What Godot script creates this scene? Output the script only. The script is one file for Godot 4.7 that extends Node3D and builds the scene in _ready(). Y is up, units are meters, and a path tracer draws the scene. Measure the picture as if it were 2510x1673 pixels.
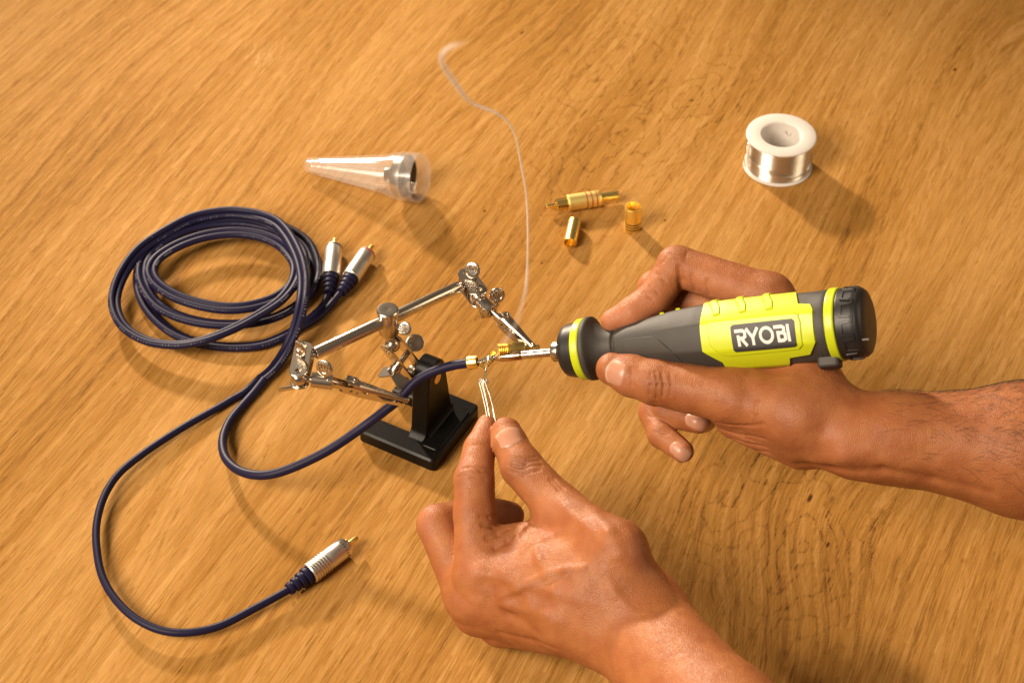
extends Node3D
# All shapes are worked out in millimetres in the world's own axes (y up, tabletop at y = 0) and stored in metres.
const MM := 0.001
var org := Vector3.ZERO          # base of the thing that is being built, in millimetres
var M := {}                      # materials
var rng := RandomNumberGenerator.new()


class Shape:
	var v := PackedVector3Array()
	var n := PackedVector3Array()
	var uv := PackedVector2Array()
	var col := PackedColorArray()
	var idx := PackedInt32Array()
	var tint := Color.WHITE

	func point(p: Vector3, nn: Vector3, t := Vector2.ZERO) -> int:
		v.append(p)
		n.append(nn)
		uv.append(t)
		col.append(tint)
		return v.size() - 1

	func tri(a: int, b: int, c: int) -> void:
		var g := (v[b] - v[a]).cross(v[c] - v[a])
		if g.length_squared() < 1e-14:
			return
		idx.append(a)
		if g.dot(n[a] + n[b] + n[c]) > 0.0:
			idx.append(c)
			idx.append(b)
		else:
			idx.append(b)
			idx.append(c)

	func quad(a: int, b: int, c: int, d: int) -> void:
		tri(a, b, c)
		tri(a, c, d)

	func flat(a: Vector3, b: Vector3, c: Vector3, d: Vector3, nn: Vector3) -> void:
		quad(point(a, nn), point(b, nn), point(c, nn), point(d, nn))

	# a turned shape: prof holds (distance along the axis, radius); corners sharper than 35 degrees stay sharp
	func turn(at: Vector3, axis: Vector3, prof: PackedVector2Array, seg := 32, wobble = null) -> void:
		var z := axis.normalized()
		var x := z.cross(Vector3.UP if absf(z.y) < 0.9 else Vector3.RIGHT).normalized()
		var y := z.cross(x)
		var count := prof.size()
		var ns := []
		for i in count - 1:
			var e := prof[i + 1] - prof[i]
			ns.append(Vector2(-e.y, e.x).normalized() if e.length() > 1e-6 else Vector2(0, 1))
		for i in count - 1:
			var n0: Vector2 = ns[i]
			var n1: Vector2 = ns[i]
			if i > 0 and ns[i].dot(ns[i - 1]) > 0.82:
				n0 = (ns[i] + ns[i - 1]).normalized()
			if i < count - 2 and ns[i].dot(ns[i + 1]) > 0.82:
				n1 = (ns[i] + ns[i + 1]).normalized()
			var first := v.size()
			for k in seg + 1:
				var a := TAU * k / seg
				var r := x * cos(a) + y * sin(a)
				var r0 := prof[i].y
				var r1 := prof[i + 1].y
				if wobble != null:
					r0 *= wobble.call(prof[i].x, a)
					r1 *= wobble.call(prof[i + 1].x, a)
				point(at + z * prof[i].x + r * r0, (z * n0.x + r * n0.y), Vector2(float(k) / seg, prof[i].x))
				point(at + z * prof[i + 1].x + r * r1, (z * n1.x + r * n1.y), Vector2(float(k) / seg, prof[i + 1].x))
			for k in seg:
				quad(first + 2 * k, first + 2 * k + 1, first + 2 * k + 3, first + 2 * k + 2)

	func ball(at: Vector3, r: float, seg := 20) -> void:
		var p := PackedVector2Array()
		for i in 13:
			p.append(Vector2(-cos(PI * i / 12), sin(PI * i / 12)) * r)
		turn(at, Vector3.UP, p, seg)

	# a round bar with softened ends
	func bar(a: Vector3, b: Vector3, r: float, seg := 20, soft := 0.25) -> void:
		var l := (b - a).length()
		turn(a, b - a, PackedVector2Array([Vector2(0, 0), Vector2(0, r - soft), Vector2(soft * 0.4, r - soft * 0.3), Vector2(soft, r), Vector2(l - soft, r), Vector2(l - soft * 0.4, r - soft * 0.3), Vector2(l, r - soft), Vector2(l, 0)]), seg)

	# a tube along points; radii one for each point or one for all
	func tube(path: PackedVector3Array, radii: PackedFloat32Array, seg := 14, ends := true) -> void:
		var z := (path[1] - path[0]).normalized()
		var x := z.cross(Vector3.UP if absf(z.y) < 0.9 else Vector3.RIGHT).normalized()
		var last := path.size() - 1
		var first := v.size()
		var s := 0.0
		for i in path.size():
			var t := (path[mini(i + 1, last)] - path[maxi(i - 1, 0)]).normalized()
			x = (x - t * x.dot(t)).normalized()
			var y := t.cross(x)
			var r := radii[mini(i, radii.size() - 1)]
			if i > 0:
				s += path[i].distance_to(path[i - 1])
			for k in seg + 1:
				var a := TAU * k / seg
				var d := x * cos(a) + y * sin(a)
				point(path[i] + d * r, d, Vector2(float(k) / seg, s))
		for i in last:
			for k in seg:
				var a := first + i * (seg + 1) + k
				quad(a, a + 1, a + seg + 2, a + seg + 1)
		if ends:
			for e in 2:
				var i := 0 if e == 0 else last
				var nn := (path[0] - path[1]).normalized() if e == 0 else (path[last] - path[last - 1]).normalized()
				var c := point(path[i], nn)
				var f := v.size()
				for k in seg + 1:
					point(v[first + i * (seg + 1) + k], nn)
				for k in seg:
					tri(c, f + k, f + k + 1)

	# an outline with holes, pushed along the frame's z axis, its outer edge chamfered
	func slab(outline: PackedVector2Array, f: Transform3D, depth: float, chamfer := 0.0, holes := []) -> void:
		var poly := outline.duplicate()
		if Geometry2D.is_polygon_clockwise(poly):
			poly.reverse()
		var small := inset(poly, chamfer)
		var cap := small.duplicate()
		for h in holes:
			var hole: PackedVector2Array = h.duplicate()
			if not Geometry2D.is_polygon_clockwise(hole):
				hole.reverse()
			walls(hole, hole, f, 0.0, depth)
			var bi := 0
			var bj := 0
			var best := INF
			for i in cap.size():
				for j in hole.size():
					var dd := cap[i].distance_squared_to(hole[j])
					if dd < best:
						best = dd
						bi = i
						bj = j
			var joined := PackedVector2Array()
			for i in bi + 1:
				joined.append(cap[i])
			for j in hole.size() + 1:
				joined.append(hole[(bj + j) % hole.size()])
			joined[joined.size() - 1] += Vector2(1e-4, 1e-4)
			joined.append(cap[bi] + Vector2(1e-4, 1e-4))
			for i in range(bi + 1, cap.size()):
				joined.append(cap[i])
			cap = joined
		var tris := Geometry2D.triangulate_polygon(cap)
		for e in 2:
			var nn := f.basis.z * (1.0 if e else -1.0)
			var first := v.size()
			for q in cap:
				point(f * Vector3(q.x, q.y, depth if e else 0.0), nn, q)
			for i in range(0, tris.size(), 3):
				tri(first + tris[i], first + tris[i + 1], first + tris[i + 2])
		if chamfer > 0.0:
			walls(small, poly, f, 0.0, chamfer)
			walls(poly, poly, f, chamfer, depth - chamfer)
			walls(poly, small, f, depth - chamfer, depth)
		else:
			walls(poly, poly, f, 0.0, depth)

	func inset(poly: PackedVector2Array, c: float) -> PackedVector2Array:
		var out := PackedVector2Array()
		var k := poly.size()
		for i in k:
			var a := (poly[i] - poly[(i + k - 1) % k]).normalized()
			var b := (poly[(i + 1) % k] - poly[i]).normalized()
			var m := (Vector2(-a.y, a.x) + Vector2(-b.y, b.x)).normalized()
			out.append(poly[i] + m * c / maxf(0.5, m.dot(Vector2(-a.y, a.x))))
		return out

	func walls(lo: PackedVector2Array, hi: PackedVector2Array, f: Transform3D, z0: float, z1: float) -> void:
		var k := lo.size()
		for i in k:
			var j := (i + 1) % k
			var e := (lo[j] - lo[i]).normalized()
			var before := (lo[i] - lo[(i + k - 1) % k]).normalized()
			var after := (lo[(j + 1) % k] - lo[j]).normalized()
			var ni := Vector2(e.y, -e.x)
			var na := ni
			var nb := ni
			if e.dot(before) > 0.8:
				na = (ni + Vector2(before.y, -before.x)).normalized()
			if e.dot(after) > 0.8:
				nb = (ni + Vector2(after.y, -after.x)).normalized()
			var lift := (lo[i] - hi[i]).dot(na)
			var up := lift / maxf(z1 - z0, 1e-6)
			var wa := (f.basis * Vector3(na.x, na.y, up)).normalized()
			var wb := (f.basis * Vector3(nb.x, nb.y, up)).normalized()
			quad(point(f * Vector3(lo[i].x, lo[i].y, z0), wa), point(f * Vector3(lo[j].x, lo[j].y, z0), wb), point(f * Vector3(hi[j].x, hi[j].y, z1), wb), point(f * Vector3(hi[i].x, hi[i].y, z1), wa))

	# an outline laid on a curved surface: at(q, h) is the point at height h over the surface's own coordinates q
	func laid(outline: PackedVector2Array, at: Callable, low: float, high: float, slope: float, step: float) -> void:
		var poly := outline.duplicate()
		if Geometry2D.is_polygon_clockwise(poly):
			poly.reverse()
		var box := Rect2(poly[0], Vector2.ZERO)
		for q in poly:
			box = box.expand(q)
		var known := {}
		for i in int(ceil(box.size.x / step)):
			for j in int(ceil(box.size.y / step)):
				var c := box.position + Vector2(i, j) * step
				var cell := PackedVector2Array([c, c + Vector2(step, 0), c + Vector2(step, step), c + Vector2(0, step)])
				for piece in Geometry2D.intersect_polygons(cell, poly):
					var tris := Geometry2D.triangulate_polygon(piece)
					var ids := []
					for q in piece:
						var key: Vector2i = Vector2i((q * 500.0).round())
						if not known.has(key):
							var p: Vector3 = at.call(q, high)
							var px: Vector3 = at.call(q + Vector2(0.1, 0), high)
							var py: Vector3 = at.call(q + Vector2(0, 0.1), high)
							var p2: Vector3 = at.call(q, high + 0.5)
							var nn := (px - p).cross(py - p).normalized()
							known[key] = point(p, nn if nn.dot(p2 - p) > 0 else -nn, q)
						ids.append(known[key])
					for t in range(0, tris.size(), 3):
						tri(ids[tris[t]], ids[tris[t + 1]], ids[tris[t + 2]])
		var k := poly.size()
		for i in k:
			var a := poly[i]
			var b := poly[(i + 1) % k]
			var before := (a - poly[(i + k - 1) % k]).normalized()
			var after := (poly[(i + 2) % k] - b).normalized()
			var e := (b - a).normalized()
			var o := Vector2(e.y, -e.x)
			var oa := (o + Vector2(before.y, -before.x)).normalized()
			var ob := (o + Vector2(after.y, -after.x)).normalized()
			var parts := maxi(1, int(ceil(a.distance_to(b) / step)))
			for s in parts:
				var t0 := float(s) / parts
				var t1 := float(s + 1) / parts
				var qa := a.lerp(b, t0)
				var qb := a.lerp(b, t1)
				var pa: Vector3 = at.call(qa, high)
				var pb: Vector3 = at.call(qb, high)
				var ea: Vector3 = at.call(qa + oa.lerp(ob, t0) * slope, low)
				var eb: Vector3 = at.call(qb + oa.lerp(ob, t1) * slope, low)
				var nn := (pb - pa).cross(ea - pa).normalized()
				var outw: Vector3 = at.call(qa + o * 0.5, high) - pa
				if nn.dot(outw) < 0:
					nn = -nn
				quad(point(pa, nn), point(pb, nn), point(eb, nn), point(ea, nn))

	func add_mesh(m: Mesh, f: Transform3D) -> void:
		for s in m.get_surface_count():
			var a := m.surface_get_arrays(s)
			var first := v.size()
			var pv: PackedVector3Array = a[Mesh.ARRAY_VERTEX]
			var pn: PackedVector3Array = a[Mesh.ARRAY_NORMAL]
			for i in pv.size():
				point(f * pv[i], (f.basis * pn[i]).normalized())
			var ids: PackedInt32Array = a[Mesh.ARRAY_INDEX] if a[Mesh.ARRAY_INDEX] != null else PackedInt32Array(range(pv.size()))
			for i in range(0, ids.size(), 3):
				tri(first + ids[i], first + ids[i + 1], first + ids[i + 2])

	func build(from: Vector3) -> ArrayMesh:
		var pts := PackedVector3Array()
		pts.resize(v.size())
		for i in v.size():
			pts[i] = (v[i] - from) * 0.001
		var a := []
		a.resize(Mesh.ARRAY_MAX)
		a[Mesh.ARRAY_VERTEX] = pts
		a[Mesh.ARRAY_NORMAL] = n
		a[Mesh.ARRAY_TEX_UV] = uv
		a[Mesh.ARRAY_TEX_UV2] = uv
		a[Mesh.ARRAY_COLOR] = col
		a[Mesh.ARRAY_INDEX] = idx
		var m := ArrayMesh.new()
		m.add_surface_from_arrays(Mesh.PRIMITIVE_TRIANGLES, a)
		return m


# ---------------------------------------------------------------- things and parts
func tag(o: Node3D, label: String, category: String, group := "") -> void:
	o.set_meta("label", label)
	o.set_meta("category", category)
	if group:
		o.set_meta("group", group)


func thing(called: String, label: String, category: String, base: Vector3, group := "") -> Node3D:
	var o := Node3D.new()
	o.name = called
	o.position = base * MM
	org = base
	add_child(o, true)
	tag(o, label, category, group)
	return o


func part(called: String, s: Shape, m: Material, parent: Node3D, label := "") -> MeshInstance3D:
	var o := MeshInstance3D.new()
	o.name = called
	o.mesh = s.build(org)
	o.material_override = m
	parent.add_child(o, true)
	if label:
		o.set_meta("label", label)
	return o


# ---------------------------------------------------------------- small helpers
func pts(flat: Array) -> PackedVector3Array:
	var out := PackedVector3Array()
	for p in flat:
		out.append(p)
	return out


# Catmull-Rom through points, about every step millimetres
func smooth(c: PackedVector3Array, step := 1.5) -> PackedVector3Array:
	var out := PackedVector3Array()
	var last := c.size() - 1
	for i in last:
		var p0 := c[maxi(i - 1, 0)]
		var p1 := c[i]
		var p2 := c[i + 1]
		var p3 := c[mini(i + 2, last)]
		var k := maxi(2, int(ceil(p1.distance_to(p2) / step)))
		for j in k:
			out.append(p1.cubic_interpolate(p2, p0, p3, float(j) / k))
	out.append(c[last])
	# even out small kinks
	for pass_no in 3:
		var b := out.duplicate()
		for i in range(1, out.size() - 1):
			b[i] = out[i] * 0.5 + (out[i - 1] + out[i + 1]) * 0.25
		out = b
	return out


func frame(at: Vector3, z: Vector3, y: Vector3) -> Transform3D:
	var zz := z.normalized()
	var yy := (y - zz * y.dot(zz)).normalized()
	return Transform3D(Basis(yy.cross(zz), yy, zz), at)


func circle(c: Vector2, r: float, k := 24) -> PackedVector2Array:
	var out := PackedVector2Array()
	for i in k:
		out.append(c + Vector2(cos(TAU * i / k), sin(TAU * i / k)) * r)
	return out


func pill(length: float, r: float, k := 12) -> PackedVector2Array:
	var out := PackedVector2Array()
	for i in k + 1:
		var a := -PI / 2 + PI * i / k
		out.append(Vector2(length / 2 - r, 0) + Vector2(cos(a), sin(a)) * r)
	for i in k + 1:
		var a := PI / 2 + PI * i / k
		out.append(Vector2(-length / 2 + r, 0) + Vector2(cos(a), sin(a)) * r)
	return out


func round_rect(w: float, h: float, r: float, k := 5) -> PackedVector2Array:
	var out := PackedVector2Array()
	var cs := [Vector2(w / 2 - r, -h / 2 + r), Vector2(w / 2 - r, h / 2 - r), Vector2(-w / 2 + r, h / 2 - r), Vector2(-w / 2 + r, -h / 2 + r)]
	for c in 4:
		for i in k + 1:
			var a := -PI / 2 + PI / 2 * c + PI / 2 * i / k
			out.append(cs[c] + Vector2(cos(a), sin(a)) * r)
	return out


func mat(linear: Color, rough: float, metal := 0.0, spec := 0.5) -> StandardMaterial3D:
	var m := StandardMaterial3D.new()
	m.albedo_color = linear.linear_to_srgb()
	m.roughness = rough
	m.metallic = metal
	m.metallic_specular = spec
	return m


func noise_image(noise_seed: int, freq: float, octaves: int, w: int, h: int, cellular := false) -> Image:
	var f := FastNoiseLite.new()
	f.seed = noise_seed
	f.frequency = freq
	f.noise_type = FastNoiseLite.TYPE_CELLULAR if cellular else FastNoiseLite.TYPE_SIMPLEX_SMOOTH
	f.fractal_octaves = octaves
	if cellular:
		f.cellular_return_type = FastNoiseLite.RETURN_DISTANCE2_SUB
		f.fractal_type = FastNoiseLite.FRACTAL_NONE
	return f.get_seamless_image(w, h)


# fine relief on every side of a thing; tile is the size of one repeat in metres
func relief(m: StandardMaterial3D, im: Image, tile: float, depth_cm: float) -> void:
	m.heightmap_enabled = true
	m.heightmap_texture = ImageTexture.create_from_image(im)
	m.heightmap_scale = depth_cm
	m.uv1_triplanar = true
	m.uv1_world_triplanar = true
	m.uv1_scale = Vector3.ONE / tile


# ---------------------------------------------------------------- oak veneer
# x of the picture runs across the grain, y along it; one picture covers WOOD millimetres each way
const WOOD := 960.0
const ALONG := Vector2(0.438, -0.899)     # the grain's direction in x and z
const ACROSS := Vector2(0.899, 0.438)
const MID := Vector2(-80, 80)             # across, along: middle of the picture


func wood_at(x: float, z: float) -> Vector2:   # texel of a place on the table
	var q := Vector2(x, z)
	return (Vector2(q.dot(ACROSS), q.dot(ALONG)) - MID) / WOOD * 2048.0 + Vector2(1024, 1024)


func wood() -> Array:
	var n := 2048
	var lo := 512
	var k := WOOD / lo
	var wide := FastNoiseLite.new()
	wide.seed = 11
	wide.frequency = 1.0
	wide.fractal_octaves = 2
	wide.noise_type = FastNoiseLite.TYPE_SIMPLEX_SMOOTH
	var fine := FastNoiseLite.new()
	fine.seed = 5
	fine.frequency = 1.0
	fine.fractal_octaves = 3
	fine.noise_type = FastNoiseLite.TYPE_SIMPLEX_SMOOTH
	# knots: texel, reach and pull
	var knots := [[wood_at(163.974, 124.007), 38.0, 17.0], [wood_at(169.949, 157.366), 30.0, 13.0], [wood_at(67.79, -201.748), 46.0, 17.0], [wood_at(125.063, 93.652), 34.0, 12.0], [wood_at(103.143, -238.585), 40.0, -12.0], [wood_at(-268.533, -286.896), 40.0, 10.0]]
	var warp := PackedFloat32Array()
	warp.resize(lo * lo)
	for y in lo:
		for x in lo:
			var a := x * k
			var b := y * k
			var w := 48.0 * wide.get_noise_2d(a / 340.0, b / 1250.0) + 4.0 * fine.get_noise_2d(a / 70.0, b / 330.0) + 0.5 * fine.get_noise_2d(a / 14.0 + 40.0, b / 60.0)
			for kn in knots:
				var d: Vector2 = (Vector2(x * 4.0, y * 4.0) - kn[0]) * (k / 4.0)
				w += kn[2] * exp(-(d.x * d.x + d.y * d.y * 0.22) / (kn[1] * kn[1]))
			warp[y * lo + x] = w
	var tone := Image.create(lo, lo, false, Image.FORMAT_RF)
	for y in lo:
		for x in lo:
			var ph := (x * k + warp[y * lo + x]) / 15.0
			var ring := fposmod(ph, 1.0)
			var t := 0.36 + 0.16 * fine.get_noise_2d(ph * 0.55, y * k / 1400.0) + 0.15 * wide.get_noise_2d(x * k / 150.0 + 9.0, y * k / 330.0) + 0.16 * (ring - 0.5) + 0.02 * fine.get_noise_2d(x * k / 7.0, y * k / 45.0)
			tone.set_pixel(x, y, Color(t, 0, 0))
	tone.resize(n, n, Image.INTERPOLATE_CUBIC)
	# nested arches of the flat-sawn figure
	var zone_im := Image.create(lo, lo, false, Image.FORMAT_RF)
	var arch_im := Image.create(lo, lo, false, Image.FORMAT_RF)
	for kn in [[wood_at(67.439, -192.777), 70.0], [wood_at(122.924, -238.585), 45.0], [wood_at(132.808, 108.991), 46.0], [wood_at(154.439, 158.78), 44.0], [wood_at(64.788, -272.128), 50.0]]:
		var mid: Vector2 = kn[0] / 4.0
		var reach := int(kn[1] * 3.2 / k)
		for y in range(maxi(0, int(mid.y) - reach), mini(lo, int(mid.y) + reach)):
			for x in range(maxi(0, int(mid.x) - reach), mini(lo, int(mid.x) + reach)):
				var d := (Vector2(x, y) - mid) * k
				var share := exp(-(d.x * d.x + d.y * d.y * 0.30) / (kn[1] * kn[1]))
				if share > zone_im.get_pixel(x, y).r:
					zone_im.set_pixel(x, y, Color(share, 0, 0))
					arch_im.set_pixel(x, y, Color(Vector2(d.x, d.y * 0.42).length() / 10.0 + 1.7 * fine.get_noise_2d(x * k / 55.0, y * k / 80.0) + 0.35 * fine.get_noise_2d(x * k / 14.0, y * k / 14.0), 0, 0))
	zone_im.resize(n, n, Image.INTERPOLATE_BILINEAR)
	arch_im.resize(n, n, Image.INTERPOLATE_CUBIC)
	var zf := zone_im.get_data().to_float32_array()
	var qf := arch_im.get_data().to_float32_array()
	var fiber := noise_image(21, 0.30, 3, n, 96)
	fiber.convert(Image.FORMAT_L8)
	fiber.resize(n, n, Image.INTERPOLATE_CUBIC)
	var speck := noise_image(27, 0.5, 2, n, 110)
	speck.convert(Image.FORMAT_L8)
	speck.resize(n, n, Image.INTERPOLATE_BILINEAR)
	var dark := PackedFloat32Array()      # open pores: short dark dashes that follow the grain
	dark.resize(n * n)
	var bent := Image.create_from_data(lo, lo, false, Image.FORMAT_RF, warp.to_byte_array())
	bent.resize(n, n, Image.INTERPOLATE_CUBIC)
	var wf := bent.get_data().to_float32_array()
	var r := RandomNumberGenerator.new()
	r.seed = 77
	for i in 360000:
		var x := r.randf() * n
		var y := r.randf() * n
		var lx := clampi(int(x / 4), 1, lo - 2)
		var ly := clampi(int(y / 4), 0, lo - 1)
		var ph := (lx * k + warp[ly * lo + lx]) / 15.0
		var ring := fposmod(ph, 1.0)
		var here := clampf(1.0 - absf(ring - 0.3) / 0.20, 0.0, 1.0)
		var zone := clampf(0.5 + 1.3 * wide.get_noise_2d(x / 500.0 + 70.0, y / 900.0), 0.12, 1.0)
		if r.randf() > (0.07 + 0.93 * here) * zone:
			continue
		var length := int(r.randf_range(6, 36) * (0.6 + 0.8 * zone))
		var deep := r.randf_range(0.10, 0.50) * (0.55 + 0.45 * here)
		var fat := r.randf() < 0.07
		for s in length:
			var yi := int(y)
			if yi >= n or x < 1 or x > n - 3:
				break
			lx = clampi(int(x / 4), 1, lo - 2)
			ly = clampi(int(y / 4), 1, lo - 2)
			var wx := (warp[ly * lo + lx + 1] - warp[ly * lo + lx - 1]) / (2.0 * k)
			var wy := (warp[(ly + 1) * lo + lx] - warp[(ly - 1) * lo + lx]) / (2.0 * k)
			var bend := clampf(-wy / (1.0 + wx if absf(1.0 + wx) > 0.15 else 0.15), -2.5, 2.5)
			var xi := int(x)
			var fr := x - xi
			var amount := deep * (1.0 - absf(2.0 * s / length - 1.0) * 0.5)
			var o := yi * n + xi
			dark[o] = maxf(dark[o], amount * (1.0 - fr))
			dark[o + 1] = maxf(dark[o + 1], amount * fr)
			if fat:
				dark[o - 1] = maxf(dark[o - 1], amount * 0.5)
				dark[o + 2] = maxf(dark[o + 2], amount * 0.5)
			if absf(bend) > 1.0:
				x += signf(bend)
				y += 1.0 / absf(bend)
			else:
				x += bend
				y += 1.0
	# dark knot hearts and small specks
	for q in [[163.974, 124.007, 4.5, 9.0], [169.949, 157.366, 3.5, 6.0], [313.847, -277.024, 4.0, 6.0], [7.399, -322.316, 3.0, 7.0], [-17.677, -121.351, 2.6, 3.5], [18.672, -70.879, 2.2, 2.6], [98.379, -111.976, 2.6, 3.0]]:
		var c := wood_at(q[0], q[1])
		for dy in range(-14, 15):
			for dx in range(-8, 9):
				var e := Vector2(dx / (q[2] * 0.7), dy / q[3]).length()
				var o := int(c.y + dy) * n + int(c.x + dx)
				if e < 1.0 and o >= 0 and o < dark.size():
					dark[o] = maxf(dark[o], 0.75 * (1.0 - e * e))
	var lut := PackedByteArray()          # tone to colour: pale oak, honey, dark pore
	for i in 256:
		var t := i / 255.0
		var c: Color
		if t < 0.5:
			c = Color(0.590, 0.334, 0.112).lerp(Color(0.380, 0.182, 0.040), t / 0.5)
		else:
			c = Color(0.380, 0.182, 0.040).lerp(Color(0.085, 0.034, 0.010), (t - 0.5) / 0.5)
		c = c.linear_to_srgb()
		lut.append(int(c.r * 255))
		lut.append(int(c.g * 255))
		lut.append(int(c.b * 255))
	var tf := tone.get_data().to_float32_array()
	var fb := fiber.get_data()
	var sb := speck.get_data()
	var rgb := PackedByteArray()
	rgb.resize(n * n * 3)
	var high := PackedByteArray()
	high.resize(n * n)
	var o3 := 0
	for i in n * n:
		var w0 := (i & ~2047) + ((i + int(wf[i] * 2.1333)) & 2047)
		var streak := fb[w0] - 128
		var figure := 0.0
		if zf[i] > 0.03:
			var g := absf(fposmod(qf[i], 1.0) - 0.5)
			if g < 0.14:
				figure = 0.42 * zf[i] * (1.0 - g / 0.14) * clampf(0.5 + (sb[i] - 128) * 0.03, 0.0, 1.0)
		var t := tf[i] + streak * 0.0011 + (sb[w0] - 128) * 0.0007 + figure + dark[i]
		var q := clampi(int(t * 255.0), 0, 255) * 3
		rgb[o3] = lut[q]
		rgb[o3 + 1] = lut[q + 1]
		rgb[o3 + 2] = lut[q + 2]
		o3 += 3
		high[i] = clampi(int(205.0 - dark[i] * 330.0 + streak * 0.3), 0, 255)
	# pale scuffs and old ring marks
	var color := Image.create_from_data(n, n, false, Image.FORMAT_RGB8, rgb)
	for q in [[-178.538, -286.896, 20.0, 0.26], [-168.589, 11.698, 12.0, 0.14]]:
		for i in 90:
			var c := wood_at(q[0] + r.randfn() * q[2] * 0.38, q[1] + r.randfn() * q[2] * 0.42)
			var dir := Vector2(r.randf_range(-0.25, 0.25), 1).rotated(0.25)
			var strong: float = q[3] * r.randf()
			for s in r.randi_range(8, 40):
				var p := Vector2i(c + dir * s)
				if p.x > 0 and p.y > 0 and p.x < n and p.y < n:
					color.set_pixelv(p, color.get_pixelv(p).lerp(Color(0.93, 0.80, 0.64), strong))
	return [color, Image.create_from_data(n, n, false, Image.FORMAT_L8, high)]


func fine_grain() -> Image:      # hair-thin pores and fibres that the large picture is too coarse for
	var n := 1024
	var f := PackedFloat32Array()
	f.resize(n * n)
	var a := noise_image(31, 0.45, 2, n, 64)
	a.convert(Image.FORMAT_L8)
	a.resize(n, n, Image.INTERPOLATE_CUBIC)
	var ab := a.get_data()
	for i in n * n:
		f[i] = 0.90 + (ab[i] - 128) * 0.0008
	var r := RandomNumberGenerator.new()
	r.seed = 51
	for i in 9500:
		var x := r.randi_range(0, n - 1)
		var y := r.randi_range(0, n - 1)
		var deep := r.randf_range(0.06, 0.32) * r.randf_range(0.5, 1.0)
		var wide := r.randf() < 0.5
		for s in r.randi_range(12, 95):
			var o := ((y + s) % n) * n + x
			f[o] = minf(f[o], 0.95 - deep)
			if wide:
				o = ((y + s) % n) * n + (x + 1) % n
				f[o] = minf(f[o], 0.95 - deep * 0.8)
			if r.randf() < 0.06:
				x = (x + (1 if r.randf() < 0.5 else n - 1)) % n
	var lut := PackedByteArray()
	for i in 256:
		lut.append(int(Color(i / 255.0, 0, 0).linear_to_srgb().r * 255.0))
	var out := PackedByteArray()
	out.resize(n * n * 3)
	for i in n * n:
		var v := f[i]
		out[i * 3] = lut[clampi(int(v * 255.0), 0, 255)]
		out[i * 3 + 1] = lut[clampi(int((v - (0.9 - v) * 0.18) * 255.0), 0, 255)]
		out[i * 3 + 2] = lut[clampi(int((v - (0.9 - v) * 0.30) * 255.0), 0, 255)]
	return Image.create_from_data(n, n, false, Image.FORMAT_RGB8, out)


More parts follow.
